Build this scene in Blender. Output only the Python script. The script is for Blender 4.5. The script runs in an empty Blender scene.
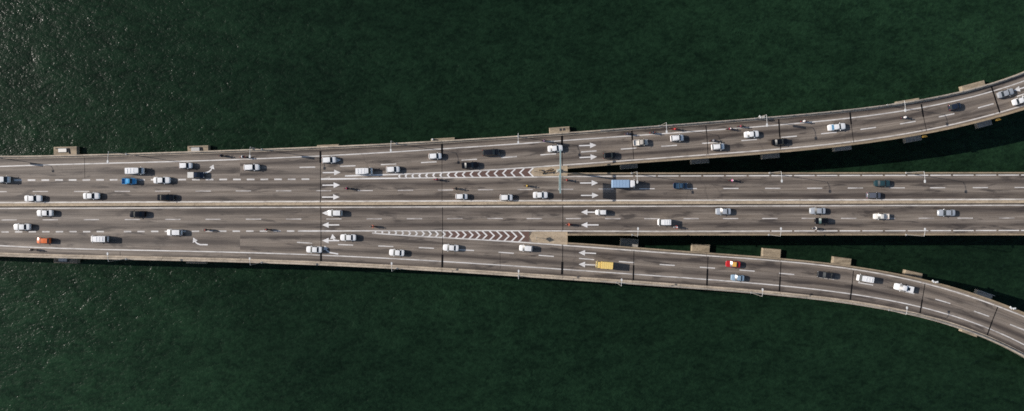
import bpy, bmesh, math, random
import numpy as np
from mathutils import Vector, Matrix

random.seed(7)
SC = bpy.context.scene
COL = SC.collection
PI = math.pi

# ------------------------------------------------------------------ camera, world, sun, exposure
CAM_H = 180.0                      # metres above the road
cam_data = bpy.data.cameras.new('camera')
cam_data.sensor_width = 36.0
cam_data.lens = 36.0 * CAM_H / 256.0
cam_data.clip_start = 1.0
cam_data.clip_end = 9000.0
cam = bpy.data.objects.new('camera', cam_data)
cam.location = (0, 0, CAM_H)
COL.objects.link(cam)
SC.camera = cam

SUN_EL = math.radians(30.0)
SUN_DIR = Vector((-1.0, 0.15, 0)).normalized() * math.cos(SUN_EL) + Vector((0, 0, math.sin(SUN_EL)))
world = bpy.data.worlds.new('World')
SC.world = world
world.use_nodes = True
wn = world.node_tree
wn.nodes.clear()
sky = wn.nodes.new('ShaderNodeTexSky')
sky.sky_type = 'NISHITA'
sky.sun_disc = False
sky.sun_elevation = SUN_EL
sky.sun_rotation = math.atan2(SUN_DIR.x, SUN_DIR.y)
bg = wn.nodes.new('ShaderNodeBackground')
bg.inputs['Strength'].default_value = 0.085
wo = wn.nodes.new('ShaderNodeOutputWorld')
wn.links.new(sky.outputs[0], bg.inputs[0])
wn.links.new(bg.outputs[0], wo.inputs[0])

sun_data = bpy.data.lights.new('sun', 'SUN')
sun_data.energy = 4.2
sun_data.angle = math.radians(0.5)
sun_data.color = (1.0, 0.925, 0.85)
sun = bpy.data.objects.new('sun', sun_data)
sun.rotation_euler = SUN_DIR.to_track_quat('Z', 'Y').to_euler()
sun.location = SUN_DIR * 500
COL.objects.link(sun)

SC.view_settings.view_transform = 'Standard'
SC.view_settings.look = 'None'
SC.view_settings.exposure = 0.25
SC.view_settings.gamma = 1.0
SC.view_settings.use_curve_mapping = False
SC.render.engine = 'CYCLES'
SC.cycles.max_bounces = 6
SC.cycles.use_denoising = False
SC.cycles.filter_width = 1.65

WATER_Z = -11.5


# ------------------------------------------------------------------ helpers
def W(px, py, z=0.0):
    """point at height z over the map position; map: 4 units of the survey grid per metre at road level"""
    k = (CAM_H - z) / CAM_H
    return Vector(((px - 512.0) / 4.0 * k, (205.5 - py) / 4.0 * k, z))


def tag(o, label=None, cat=None, group=None, kind=None):
    if label: o['label'] = label
    if cat: o['category'] = cat
    if group: o['group'] = group
    if kind: o['kind'] = kind
    return o


def empty(name, loc=(0, 0, 0), rz=0.0):
    o = bpy.data.objects.new(name, None)
    o.empty_display_size = 0.3
    o.location = loc
    o.rotation_euler = (0, 0, rz)
    COL.objects.link(o)
    return o


def put(name, mesh, parent=None, loc=None):
    o = bpy.data.objects.new(name, mesh)
    COL.objects.link(o)
    if parent is not None: o.parent = parent
    if loc is not None: o.location = loc
    return o


class MB:
    """collects simple shapes and turns them into one mesh"""
    def __init__(self):
        self.v, self.f, self.m = [], [], []

    def add(self, vs, fs, mi=0):
        n = len(self.v)
        self.v += [tuple(p) for p in vs]
        self.f += [tuple(i + n for i in f) for f in fs]
        self.m += [mi] * len(fs)
        return self

    def box(self, c, s, rz=0.0, mi=0, ch=0.0):
        """box with chamfered upper edges"""
        x, y, z = s[0] / 2, s[1] / 2, s[2] / 2
        if ch > 0:
            rings = [(x, y, -z), (x, y, z - ch), (x - ch, y - ch, z)]
        else:
            rings = [(x, y, -z), (x, y, z)]
        vs = []
        for (a, b, h) in rings:
            vs += [(-a, -b, h), (a, -b, h), (a, b, h), (-a, b, h)]
        fs = [(3, 2, 1, 0)]
        for r in range(len(rings) - 1):
            o = r * 4
            for i in range(4):
                j = (i + 1) % 4
                fs.append((o + i, o + j, o + 4 + j, o + 4 + i))
        o = (len(rings) - 1) * 4
        fs.append((o, o + 1, o + 2, o + 3))
        ca, sa = math.cos(rz), math.sin(rz)
        vs = [(c[0] + p[0] * ca - p[1] * sa, c[1] + p[0] * sa + p[1] * ca, c[2] + p[2]) for p in vs]
        return self.add(vs, fs, mi)

    def tube(self, pts, rad, n=8, mi=0):
        pts = [Vector(p) for p in pts]
        if not isinstance(rad, (list, tuple)): rad = [rad] * len(pts)
        vs, fs = [], []
        for i, p in enumerate(pts):
            d = (pts[min(i + 1, len(pts) - 1)] - pts[max(i - 1, 0)]).normalized()
            up = Vector((0, 0, 1)) if abs(d.z) < 0.9 else Vector((1, 0, 0))
            a = d.cross(up).normalized()
            b = d.cross(a).normalized()
            for k in range(n):
                t = 2 * PI * k / n
                vs.append(p + (a * math.cos(t) + b * math.sin(t)) * rad[i])
        for i in range(len(pts) - 1):
            for k in range(n):
                l = (k + 1) % n
                fs.append((i * n + k, i * n + l, (i + 1) * n + l, (i + 1) * n + k))
        fs.append(tuple(range(n)))
        fs.append(tuple(reversed(range((len(pts) - 1) * n, len(pts) * n))))
        return self.add(vs, fs, mi)

    def prism(self, poly, z0, z1, mi=0):
        n = len(poly)
        vs = [(p[0], p[1], z0) for p in poly] + [(p[0], p[1], z1) for p in poly]
        fs = [tuple(reversed(range(n))), tuple(range(n, 2 * n))]
        for i in range(n):
            j = (i + 1) % n
            fs.append((i, j, n + j, n + i))
        return self.add(vs, fs, mi)

    def mesh(self, name, mats, smooth=False, fix=True):
        me = bpy.data.meshes.new(name)
        me.from_pydata(self.v, [], self.f)
        for m in (mats if isinstance(mats, (list, tuple)) else [mats]): me.materials.append(m)
        me.polygons.foreach_set('material_index', self.m)
        if fix:
            bm = bmesh.new(); bm.from_mesh(me)
            bmesh.ops.recalc_face_normals(bm, faces=bm.faces)
            bm.to_mesh(me); bm.free()
        if smooth:
            me.polygons.foreach_set('use_smooth', [True] * len(me.polygons))
            me.set_sharp_from_angle(angle=math.radians(smooth if smooth is not True else 40))
        me.update()
        return me


# ------------------------------------------------------------------ materials
def new_mat(name):
    m = bpy.data.materials.new(name)
    m.use_nodes = True
    nt = m.node_tree
    return m, nt, nt.nodes['Principled BSDF']


def mth(nt, op, a, b=None, c=None, clamp=False):
    n = nt.nodes.new('ShaderNodeMath'); n.operation = op; n.use_clamp = clamp
    for i, v in enumerate((a, b, c)):
        if v is None: continue
        if isinstance(v, (int, float)): n.inputs[i].default_value = v
        else: nt.links.new(v, n.inputs[i])
    return n.outputs[0]


def noise(nt, vec, scale, detail=4, rough=0.55, dist=0.0):
    n = nt.nodes.new('ShaderNodeTexNoise')
    n.inputs['Scale'].default_value = scale
    n.inputs['Detail'].default_value = detail
    n.inputs['Roughness'].default_value = rough
    n.inputs['Distortion'].default_value = dist
    if vec is not None: nt.links.new(vec, n.inputs['Vector'])
    return n.outputs['Fac']


def vmap(nt, vec, scale=(1, 1, 1), rot=(0, 0, 0), loc=(0, 0, 0)):
    n = nt.nodes.new('ShaderNodeMapping')
    n.inputs['Scale'].default_value = scale
    n.inputs['Rotation'].default_value = rot
    n.inputs['Location'].default_value = loc
    nt.links.new(vec, n.inputs['Vector'])
    return n.outputs[0]


def ramp(nt, fac, stops):
    n = nt.nodes.new('ShaderNodeValToRGB')
    e = n.color_ramp.elements
    while len(e) < len(stops): e.new(0.5)
    for i, (p, c) in enumerate(stops):
        e[i].position = p
        e[i].color = (*c, 1) if len(c) == 3 else c
    nt.links.new(fac, n.inputs[0])
    return n.outputs[0]


def mixc(nt, fac, a, b, mode='MIX'):
    n = nt.nodes.new('ShaderNodeMix'); n.data_type = 'RGBA'; n.blend_type = mode
    if isinstance(fac, (int, float)): n.inputs[0].default_value = fac
    else: nt.links.new(fac, n.inputs[0])
    for i, v in ((6, a), (7, b)):
        if isinstance(v, tuple): n.inputs[i].default_value = (*v[:3], 1)
        else: nt.links.new(v, n.inputs[i])
    return n.outputs[2]


def geo_pos(nt):
    return nt.nodes.new('ShaderNodeNewGeometry').outputs['Position']


def bump(nt, height, strength, distance, bsdf):
    b = nt.nodes.new('ShaderNodeBump')
    b.inputs['Strength'].default_value = strength
    b.inputs['Distance'].default_value = distance
    nt.links.new(height, b.inputs['Height'])
    nt.links.new(b.outputs[0], bsdf.inputs['Normal'])


_plain = {}
def plain(name, col, rough=0.5, metal=0.0, grain=0.12, spec=0.5, coat=0.0):
    """procedural paint / plastic / metal with a little soiling"""
    key = (name, tuple(col), rough, metal)
    if key in _plain: return _plain[key]
    m, nt, b = new_mat(name)
    tc = nt.nodes.new('ShaderNodeTexCoord').outputs['Object']
    f = noise(nt, tc, 3.0, 4)
    c = mixc(nt, f, tuple(min(1, x * (1 + grain)) for x in col), tuple(x * (1 - grain) for x in col))
    nt.links.new(c, b.inputs['Base Color'])
    b.inputs['Roughness'].default_value = rough
    b.inputs['Metallic'].default_value = metal
    b.inputs['Specular IOR Level'].default_value = spec
    b.inputs['Coat Weight'].default_value = coat
    b.inputs['Coat Roughness'].default_value = 0.08
    _plain[key] = m
    return m


def mat_asphalt():
    m, nt, b = new_mat('asphalt')
    uv = nt.nodes.new('ShaderNodeUVMap').outputs[0]
    pos = geo_pos(nt)
    sep = nt.nodes.new('ShaderNodeSeparateXYZ'); nt.links.new(uv, sep.inputs[0])
    v = sep.outputs[1]
    # oil-darkened band down the middle of each lane, uneven along the road
    band = mth(nt, 'MULTIPLY_ADD', mth(nt, 'COSINE', mth(nt, 'MULTIPLY', v, 2 * PI)), -0.5, 0.5)
    band = mth(nt, 'POWER', band, 2.4)
    along = noise(nt, vmap(nt, uv, (0.035, 0.9, 1)), 1.0, 3, 0.6)
    along = ramp(nt, along, [(0.26, (0.05, 0.05, 0.05)), (0.54, (1, 1, 1))])
    band = mth(nt, 'MULTIPLY', band, along)
    # streaks drawn out along the traffic
    st1 = noise(nt, vmap(nt, uv, (0.03, 5.0, 1)), 1.0, 5, 0.65)
    st2 = noise(nt, vmap(nt, uv, (0.12, 14.0, 1)), 1.0, 3, 0.6)
    blot = noise(nt, vmap(nt, pos, (0.07, 0.12, 0.1)), 1.0, 5, 0.6)
    fine = noise(nt, pos, 3.2, 3, 0.7)
    col = ramp(nt, st1, [(0.30, (0.148, 0.119, 0.095)), (0.50, (0.214, 0.180, 0.148)), (0.70, (0.295, 0.253, 0.212))])
    col = mixc(nt, mth(nt, 'MULTIPLY', band, 0.92), col, (0.062, 0.050, 0.043))
    f2 = ramp(nt, st2, [(0.34, (0.78, 0.78, 0.78)), (0.66, (1.16, 1.16, 1.16))])
    col = mixc(nt, 1.0, col, f2, 'MULTIPLY')
    f3 = ramp(nt, blot, [(0.28, (0.82, 0.82, 0.83)), (0.5, (0.98, 0.98, 0.98)), (0.75, (1.10, 1.09, 1.08))])
    col = mixc(nt, 1.0, col, f3, 'MULTIPLY')
    f4 = ramp(nt, fine, [(0.25, (0.84, 0.84, 0.84)), (0.75, (1.13, 1.13, 1.13))])
    col = mixc(nt, 1.0, col, f4, 'MULTIPLY')
    # each span and lane was laid at another time
    cell = nt.nodes.new('ShaderNodeCombineXYZ')
    nt.links.new(mth(nt, 'FLOOR', mth(nt, 'MULTIPLY_ADD', sep.outputs[0], 1 / 30.1, 0.59)), cell.inputs[0])
    nt.links.new(mth(nt, 'FLOOR', v), cell.inputs[1])
    wn_ = nt.nodes.new('ShaderNodeTexWhiteNoise'); wn_.noise_dimensions = '2D'; nt.links.new(cell.outputs[0], wn_.inputs['Vector'])
    tone = ramp(nt, wn_.outputs['Value'], [(0.0, (0.90, 0.90, 0.905)), (1.0, (1.07, 1.07, 1.06))])
    col = mixc(nt, 1.0, col, tone, 'MULTIPLY')
    # hairline cracks here and there
    vo = nt.nodes.new('ShaderNodeTexVoronoi'); vo.feature = 'DISTANCE_TO_EDGE'; vo.inputs['Scale'].default_value = 0.09
    wob = nt.nodes.new('ShaderNodeTexNoise'); wob.inputs['Scale'].default_value = 0.25; nt.links.new(pos, wob.inputs['Vector'])
    vv = nt.nodes.new('ShaderNodeVectorMath'); vv.operation = 'MULTIPLY_ADD'; nt.links.new(wob.outputs['Color'], vv.inputs[0]); vv.inputs[1].default_value = (5, 5, 0); nt.links.new(pos, vv.inputs[2])
    nt.links.new(vv.outputs[0], vo.inputs['Vector'])
    cr = ramp(nt, vo.outputs['Distance'], [(0.0, (1, 1, 1)), (0.018, (0, 0, 0))])
    cm = noise(nt, vmap(nt, pos, (0.03, 0.05, 1), loc=(40, 2, 0)), 1.0, 2)
    cr = mth(nt, 'MULTIPLY', cr, ramp(nt, cm, [(0.52, (0, 0, 0)), (0.62, (0.32, 0.32, 0.32))]))
    col = mixc(nt, cr, col, (0.05, 0.042, 0.038))
    # drips and skid smears
    sm = noise(nt, vmap(nt, uv, (0.12, 2.0, 1), loc=(11, 3, 0)), 1.0, 4, 0.6, 0.3)
    sm = ramp(nt, sm, [(0.55, (0, 0, 0)), (0.66, (0.75, 0.75, 0.75))])
    col = mixc(nt, sm, col, (0.04, 0.033, 0.03))
    nt.links.new(col, b.inputs['Base Color'])
    b.inputs['Roughness'].default_value = 0.62
    b.inputs['Specular IOR Level'].default_value = 0.35
    bump(nt, fine, 0.25, 0.02, b)
    return m


def mat_paint(name, col, wear=0.5, lo=0.44, hi=0.62):
    m, nt, b = new_mat(name)
    pos = geo_pos(nt)
    w = noise(nt, vmap(nt, pos, (0.35, 2.0, 1)), 1.0, 6, 0.7)
    w = ramp(nt, w, [(lo, (0, 0, 0)), (hi, (wear, wear, wear))])
    c = mixc(nt, w, col, (0.15, 0.125, 0.11))
    big = noise(nt, vmap(nt, pos, (0.05, 0.09, 1)), 1.0, 3)
    c = mixc(nt, 1.0, c, ramp(nt, big, [(0.3, (0.8, 0.8, 0.8)), (0.7, (1.08, 1.08, 1.08))]), 'MULTIPLY')
    nt.links.new(c, b.inputs['Base Color'])
    b.inputs['Roughness'].default_value = 0.55
    return m


def mat_concrete(name, col, dirt=0.6):
    m, nt, b = new_mat(name)
    pos = geo_pos(nt)
    a = noise(nt, vmap(nt, pos, (0.25, 0.9, 0.5)), 1.0, 6, 0.65)
    c = ramp(nt, a, [(0.28, tuple(x * dirt for x in col)), (0.55, col), (0.8, tuple(min(1, x * 1.22) for x in col))])
    s = noise(nt, vmap(nt, pos, (2.2, 2.2, 0.4)), 1.0, 4, 0.7)
    c = mixc(nt, 1.0, c, ramp(nt, s, [(0.3, (0.72, 0.70, 0.68)), (0.62, (1.06, 1.06, 1.06))]), 'MULTIPLY')
    sp = noise(nt, vmap(nt, pos, (0.9, 2.8, 1), loc=(5, 9, 0)), 1.0, 4, 0.6)
    sp = ramp(nt, sp, [(0.62, (0, 0, 0)), (0.72, (0.7, 0.7, 0.7))])
    c = mixc(nt, sp, c, tuple(x * 0.38 for x in col))
    nt.links.new(c, b.inputs['Base Color'])
    b.inputs['Roughness'].default_value = 0.85
    bump(nt, s, 0.15, 0.02, b)
    return m


def mat_water():
    m, nt, b = new_mat('water')
    pos = geo_pos(nt)
    # wind waves: short ripples on longer wavelets, crests running up to the right, calmer and rougher lanes
    r0 = (0, 0, math.radians(26))
    big = noise(nt, vmap(nt, pos, (0.05, 0.13, 1), r0), 1.0, 2, 0.5, 0.5)
    mid = noise(nt, vmap(nt, pos, (0.21, 0.42, 1), r0), 1.0, 4, 0.58, 0.6)
    small = noise(nt, vmap(nt, pos, (0.9, 1.45, 1), (0, 0, math.radians(16))), 1.0, 2, 0.6)
    gust = noise(nt, vmap(nt, pos, (0.010, 0.022, 1), (0, 0, math.radians(-50)), (2, 7, 0)), 1.0, 3, 0.5, 0.6)
    gust = ramp(nt, gust, [(0.3, (0.55, 0.55, 0.55)), (0.7, (1.1, 1.1, 1.1))])
    h = mth(nt, 'MULTIPLY_ADD', mid, 0.62, mth(nt, 'MULTIPLY', small, 0.36))
    h = mth(nt, 'MULTIPLY_ADD', big, 0.8, h)
    h = mth(nt, 'MULTIPLY', h, gust)
    bump(nt, h, 1.0, 0.68, b)
    # silt clouds, current streaks and drifting tints in the green water
    cl = noise(nt, vmap(nt, pos, (0.006, 0.013, 1), (0, 0, math.radians(-58)), (3, 1, 0)), 1.0, 5, 0.55, 0.9)
    c = ramp(nt, cl, [(0.30, (0.0056, 0.0152, 0.0080)), (0.5, (0.0080, 0.0215, 0.0108)), (0.70, (0.0112, 0.0300, 0.0146))])
    pt = noise(nt, vmap(nt, pos, (0.05, 0.09, 1), r0), 1.0, 4, 0.6, 0.6)
    c = mixc(nt, 1.0, c, ramp(nt, pt, [(0.3, (0.90, 0.90, 0.91)), (0.7, (1.10, 1.10, 1.09))]), 'MULTIPLY')
    ripple_shade = ramp(nt, mth(nt, 'MULTIPLY_ADD', mid, 0.5, mth(nt, 'MULTIPLY', small, 0.5)), [(0.37, (0.62, 0.62, 0.64)), (0.63, (1.42, 1.42, 1.38))])  # ripple light and shade painted into the colour: bright crests, dark troughs
    c = mixc(nt, 1.0, c, ripple_shade, 'MULTIPLY')
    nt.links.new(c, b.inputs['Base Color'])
    b.inputs['Roughness'].default_value = 0.25
    b.inputs['IOR'].default_value = 1.333
    b.inputs['Specular IOR Level'].default_value = 0.17
    return m


M_ASPH = mat_asphalt()
M_WHITE = mat_paint('white_road_paint', (0.68, 0.66, 0.63), 0.6, 0.46, 0.66)
M_WORN = mat_paint('worn_road_paint', (0.60, 0.57, 0.54), 0.7, 0.42, 0.62)
M_BRIGHT = mat_paint('fresh_road_paint', (0.76, 0.75, 0.73), 0.5, 0.50, 0.70)
M_GORE = mat_paint('brown_red_road_coating', (0.125, 0.066, 0.050), 0.6, 0.45, 0.65)
M_CONC = mat_concrete('parapet_concrete', (0.49, 0.415, 0.325), 0.5)
M_CONC_O = mat_concrete('stained_ochre_concrete', (0.34, 0.265, 0.175), 0.65)
M_CONC_G = mat_concrete('grey_pier_concrete', (0.42, 0.39, 0.35), 0.7)
M_NOSE = mat_concrete('worn_nose_concrete', (0.45, 0.36, 0.25), 0.7)
M_CAP = mat_concrete('pile_cap_concrete', (0.37, 0.305, 0.22), 0.42)
M_RUBBER = plain('joint_rubber', (0.008, 0.008, 0.009), 0.95, 0, 0.1, 0.08)
M_STEEL = plain('galvanised_steel', (0.46, 0.46, 0.45), 0.45, 0.5)
M_LAMP = plain('lamp_post_white', (0.62, 0.63, 0.62), 0.45)
M_POLE = plain('weathered_pole_steel', (0.33, 0.31, 0.28), 0.6, 0.2)
M_GANTRY = plain('pale_teal_steel', (0.25, 0.34, 0.34), 0.45)
M_DARK = plain('dark_grey_steel', (0.05, 0.05, 0.055), 0.5)
M_TYRE = plain('tyre_rubber', (0.015, 0.015, 0.016), 0.8)
M_RIM = plain('wheel_alloy', (0.42, 0.42, 0.43), 0.35, 0.8)
M_GLASS = plain('tinted_glass', (0.010, 0.016, 0.019), 0.27, 0, 0.05, 0.6)
M_GLASS_T = plain('teal_tinted_glass', (0.02, 0.06, 0.058), 0.2, 0, 0.05, 0.6)
M_GLASS_B = plain('blue_tinted_glass', (0.05, 0.16, 0.27), 0.2, 0, 0.05, 0.6)
M_HEAD = plain('headlight_lens', (0.62, 0.64, 0.66), 0.15)
M_TAIL = plain('tail_light_lens', (0.40, 0.02, 0.015), 0.2)
M_PLASTIC = plain('black_plastic', (0.02, 0.02, 0.021), 0.55)
M_YELLOW = plain('yellow_steel', (0.38, 0.24, 0.05), 0.5)
M_WOOD = plain('weathered_timber', (0.20, 0.14, 0.08), 0.8, 0, 0.35)

# ------------------------------------------------------------------ road alignment (survey points)
def spline(pts, deg=6):
    a = np.array(pts, float)
    t = (a[:, 0] - 512) / 512
    p = np.polyfit(t, a[:, 1], deg)
    dp = np.polyder(p)
    t0, t1 = max(t.min(), -1.0), min(t.max(), 1.0)
    def f(x):
        u = (x - 512) / 512
        if u < t0: return float(np.polyval(p, t0) + np.polyval(dp, t0) * (u - t0))
        if u > t1: return float(np.polyval(p, t1) + np.polyval(dp, t1) * (u - t1))
        return float(np.polyval(p, u))
    return f


def lin(pts):
    xs = [p[0] for p in pts]; ys = [p[1] for p in pts]
    def f(x):
        return float(np.interp(x, xs, ys))
    return f


E1 = spline([(0,156),(120,154),(240,149.5),(370,144.8),(430,141.6),(490,137.7),(550,133.9),(610,129.3),(660,125.5),(730,120.5),(785,115.8),(850,109.5),(905,102.2),(970,89.0),(990,83.2),(1024,71.7)])
W1 = spline([(0,166.4),(130,162.6),(250,159.2),(325,155.7),(370,152.7),(430,149.9),(490,146),(550,141.4),(610,137.4),(660,133.5),(730,128.8),(785,124.3),(850,118.4),(905,110.2),(970,97.5),(990,91.7),(1024,81)])
D5 = spline([(308,167.2),(348,166),(389,164.4),(429,162),(469,159.8),(509,157),(548,154.6),(589,151.2),(629,148.6),(669,145.7),(710,143.2),(749,139.7),(789,136.5),(829,133.4),(868,128.4),(908,122.4),(947,115.2),(985.5,105.9),(1024,94)])
W2R = spline([(365,175.3),(430,173),(490,170),(530,167.3),(610,161.6),(660,158),(730,153.3),(785,148),(850,141.8),(905,133.9),(960,122.6),(1000,112.2),(1024,105.2)])
E2 = spline([(566,169),(610,165.6),(660,161.5),(730,157),(785,152.2),(850,145.6),(905,137.6),(960,127.0),(1000,116.5),(1024,109.7)], 4)
W4R = spline([(372,233),(430,236.5),(490,240.6),(550,244.6),(600,247.7),(660,252),(730,257.5),(785,261.7),(850,269.2),(905,278),(940,286.8),(960,294),(993,305),(1024,316.3)])
W5 = spline([(0,245.7),(130,249.7),(250,253.3),(370,257.3),(430,260.4),(490,264.3),(550,268.2),(610,272.5),(660,276.4),(730,281.8),(785,286),(850,293.5),(905,302.5),(940,311.5),(960,318.8),(985,328.5),(1024,343.8)])
D6 = spline([(305,242.9),(345.6,244.6),(386,246.2),(426.5,248),(466.5,250.4),(506.5,252.8),(546.5,255.6),(586.5,258.9),(626.5,261.8),(667,265),(707,268),(747,270.6),(787,274),(827,277.5),(865.5,284),(942.7,301),(981,313.8),(1017,327)])
E4 = spline([(566,242.2),(600,244.5),(650,248.2),(730,254),(785,258.3),(850,266.2),(905,274.5),(940,283),(960,289.8),(1024,312.7)], 5)
E5 = spline([(0,256),(130,259.2),(250,262.8),(370,267.3),(460,272),(550,277.7),(600,282),(660,286.5),(730,291.5),(785,296),(830,300.3),(850,303.3),(885,309.6),(924,318.4),(960,329.5),(1024,357)])
W3 = lin([(-400,181.5),(0,180.2),(310,179.2),(430,177.8),(530,177.0),(610,176.1),(1024,175.0),(1400,174.4)])
D2 = lin([(-400,192.4),(0,191.6),(360,190.6),(480,189.8),(640,188.7),(1024,187.5),(1400,187)])
MED = lin([(-400,206.5),(0,205.1),(512,203.3),(1024,201.9),(1400,201)])
D3 = lin([(-400,220.8),(0,219.9),(250,219.2),(480,218.5),(660,218.7),(1024,218.0),(1400,217.6)])
W3B = lin([(-400,232.8),(0,231.9),(250,231.1),(480,230.6),(660,231.3),(1024,230.4),(1400,230)])
EMT = lin([(-400,172.8),(566,172.8),(1024,172.2),(1400,172)])
EMB = lin([(-400,235.3),(566,235.4),(1024,235.2),(1400,235)])
def W2(x):
    g = W3(x)
    return g if x < 330 else min(g, W2R(x))
def W4(x):
    g = W3B(x)
    return g if x < 340 else max(g, W4R(x))
def tangent(f, x):
    return math.atan2(-(f(x + 2) - f(x - 2)), 4.0)

X_L, X_R, X_FORK = -220, 1240, 566.0

# ------------------------------------------------------------------ water, sea bed of the view: one sheet to the horizon
wm = MB()
wm.add([(-4000, -4000, WATER_Z), (4000, -4000, WATER_Z), (4000, 4000, WATER_Z), (-4000, 4000, WATER_Z)], [(0, 1, 2, 3)])
water = put('water', wm.mesh('water', mat_water(), fix=False))
tag(water, 'dark green rippled sea under the bridge', kind='structure')

# ------------------------------------------------------------------ road deck (one body, forking into three)
xs = sorted(set([float(x) for x in range(X_L, X_R + 1, 10)] + [320.0, 560.0, X_FORK, 572.0]))
def nose_t(fa, fb):                # rounded start of the gap
    pass
bm = bmesh.new()
uvl = bm.loops.layers.uv.new('UVMap')
THICK = 1.6
def strip(lines, x0, x1, close=None):
    """lines: list of (function, lane phase)"""
    st = [x for x in xs if x0 <= x <= x1]
    prev = None
    for x in st:
        row = []
        for (f, ph) in lines:
            p = W(x, f(x))
            row.append((bm.verts.new(p), (p.x, ph)))
        if prev:
            for i in range(len(row) - 1):
                q = [prev[i], prev[i + 1], row[i + 1], row[i]]
                fc = bm.faces.new([a[0] for a in q])
                for lp, a in zip(fc.loops, q): lp[uvl].uv = a[1]
        prev = row
mid12 = lambda x: 0.5 * (W1(x) + W2(x))
def d5x(x): return D5(x) if x > 300 else mid12(x) * (1 - max(0, (x - 240) / 60)) + D5(300) * max(0, (x - 240) / 60)
def d6x(x): return D6(x) if x > 300 else (0.5 * (W4(x) + W5(x))) * (1 - max(0, (x - 240) / 60)) + D6(300) * max(0, (x - 240) / 60)
strip([(E1, 0.15), (W1, 1.0), (W2, 2.0)], X_L, 240)
strip([(E1, 0.15), (W1, 1.0), (d5x, 2.0), (W2, 3.0)], 240, X_FORK)
strip([(E1, 0.15), (W1, 1.0), (D5, 2.0), (W2, 3.0), (E2, 3.1)], X_FORK, X_R)
strip([(W2, 3.0), (W3, 3.1)], 330, X_FORK)
strip([(W3, 4.0), (D2, 5.0), (MED, 5.95)], X_L, X_FORK)
strip([(EMT, 3.9), (W3, 4.0), (D2, 5.0), (MED, 5.95)], X_FORK, X_R)
strip([(MED, 6.05), (D3, 7.0), (W3B, 8.0)], X_L, X_FORK)
strip([(MED, 6.05), (D3, 7.0), (W3B, 8.0), (EMB, 8.1)], X_FORK, X_R)
strip([(W3B, 8.0), (W4, 8.1)], 340, X_FORK)
strip([(W4, 9.0), (W5, 10.0), (E5, 10.85)], X_L, 240)
strip([(W4, 9.0), (d6x, 10.0), (W5, 11.0), (E5, 11.85)], 240, X_FORK)
strip([(E4, 8.9), (W4, 9.0), (D6, 10.0), (W5, 11.0), (E5, 11.85)], X_FORK, X_R)
bmesh.ops.remove_doubles(bm, verts=bm.verts, dist=0.004)
bmesh.ops.dissolve_degenerate(bm, dist=0.002, edges=bm.edges)
bmesh.ops.recalc_face_normals(bm, faces=bm.faces)
if sum(f.normal.z * f.calc_area() for f in bm.faces) < 0:
    bmesh.ops.reverse_faces(bm, faces=bm.faces)
road_me = bpy.data.meshes.new('road')
bm.to_mesh(road_me); bm.free()
road_me.materials.append(M_ASPH)
road = put('road', road_me)
tag(road, 'grey brown asphalt bridge carriageways forking into two ramps and a straight middle', kind='structure')

# girders under the slab: three closed bodies following the same lines
def sweep_body(name, fa, fb, x0, x1, z0, z1, mat, parent, ins=0.6):
    st = [x for x in xs if x0 <= x <= x1]
    vs, fs = [], []
    for x in st:
        a, b = W(x, fa(x)), W(x, fb(x))
        a.y += 0.0; b.y += 0.0
        vs += [(a.x, a.y, z1), (b.x, b.y, z1), (b.x, b.y + ins * 0.3, z0), (a.x, a.y - ins * 0.3, z0)]
    for i in range(len(st) - 1):
        for k in range(4):
            l = (k + 1) % 4
            fs.append((i * 4 + k, i * 4 + l, i * 4 + 4 + l, i * 4 + 4 + k))
    fs.append((0, 1, 2, 3)); n = (len(st) - 1) * 4; fs.append((n + 3, n + 2, n + 1, n))
    mb = MB(); mb.add(vs, fs)
    return put(name, mb.mesh(name, mat), parent)
sweep_body('bridge_girder', E1, E5, X_L, 560, -THICK, -0.01, M_CONC_G, road)
sweep_body('bridge_girder', E1, E2, 560, X_R, -THICK, -0.012, M_CONC_G, road)
sweep_body('bridge_girder', EMT, EMB, 560, X_R, -THICK, -0.014, M_CONC_G, road)
sweep_body('bridge_girder', E4, E5, 560, X_R, -THICK, -0.016, M_CONC_G, road)

# ------------------------------------------------------------------ road markings
_zc = [0]
def zlay(base=0.004):
    _zc[0] += 1
    return base + 0.0006 * (_zc[0] % 9)


def ribbon(name, f, x0, x1, wpx, mat, off=0.0, z=None, step=8.0, wpx2=None):
    n = max(1, int(round((x1 - x0) / step)))
    z = zlay() if z is None else z
    vs, fs = [], []
    for i in range(n + 1):
        x = x0 + (x1 - x0) * i / n
        s = tangent(f, x)
        w = wpx if wpx2 is None else wpx + (wpx2 - wpx) * i / n
        p = W(x, f(x) + off)
        nx, ny = -math.sin(s), math.cos(s)
        h = w / 8.0
        vs += [(p.x + nx * h, p.y + ny * h, z), (p.x - nx * h, p.y - ny * h, z)]
        if i: fs.append((2 * i - 2, 2 * i - 1, 2 * i + 1, 2 * i))
    mb = MB(); mb.add(vs, fs)
    return put(name, mb.mesh(name, mat, fix=False), road)


def rib2(name, f, x0, x1, *a, **k):
    o = ribbon(name, f, x0, x1, *a, **k)
    return o


JX = [320.4, 442, 562, 632, 706.5, 780, 851, 922, 995]
def edge_line(f, x0, x1, w, mat, off=0.0, cuts=()):
    b = [x0] + [c for c in cuts if x0 < c < x1] + [x1]
    for i in range(len(b) - 1):
        g = 0.25
        ribbon('edge_line', f, b[i] + (g if i else 0), b[i + 1] - g, w, mat, off)

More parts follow.
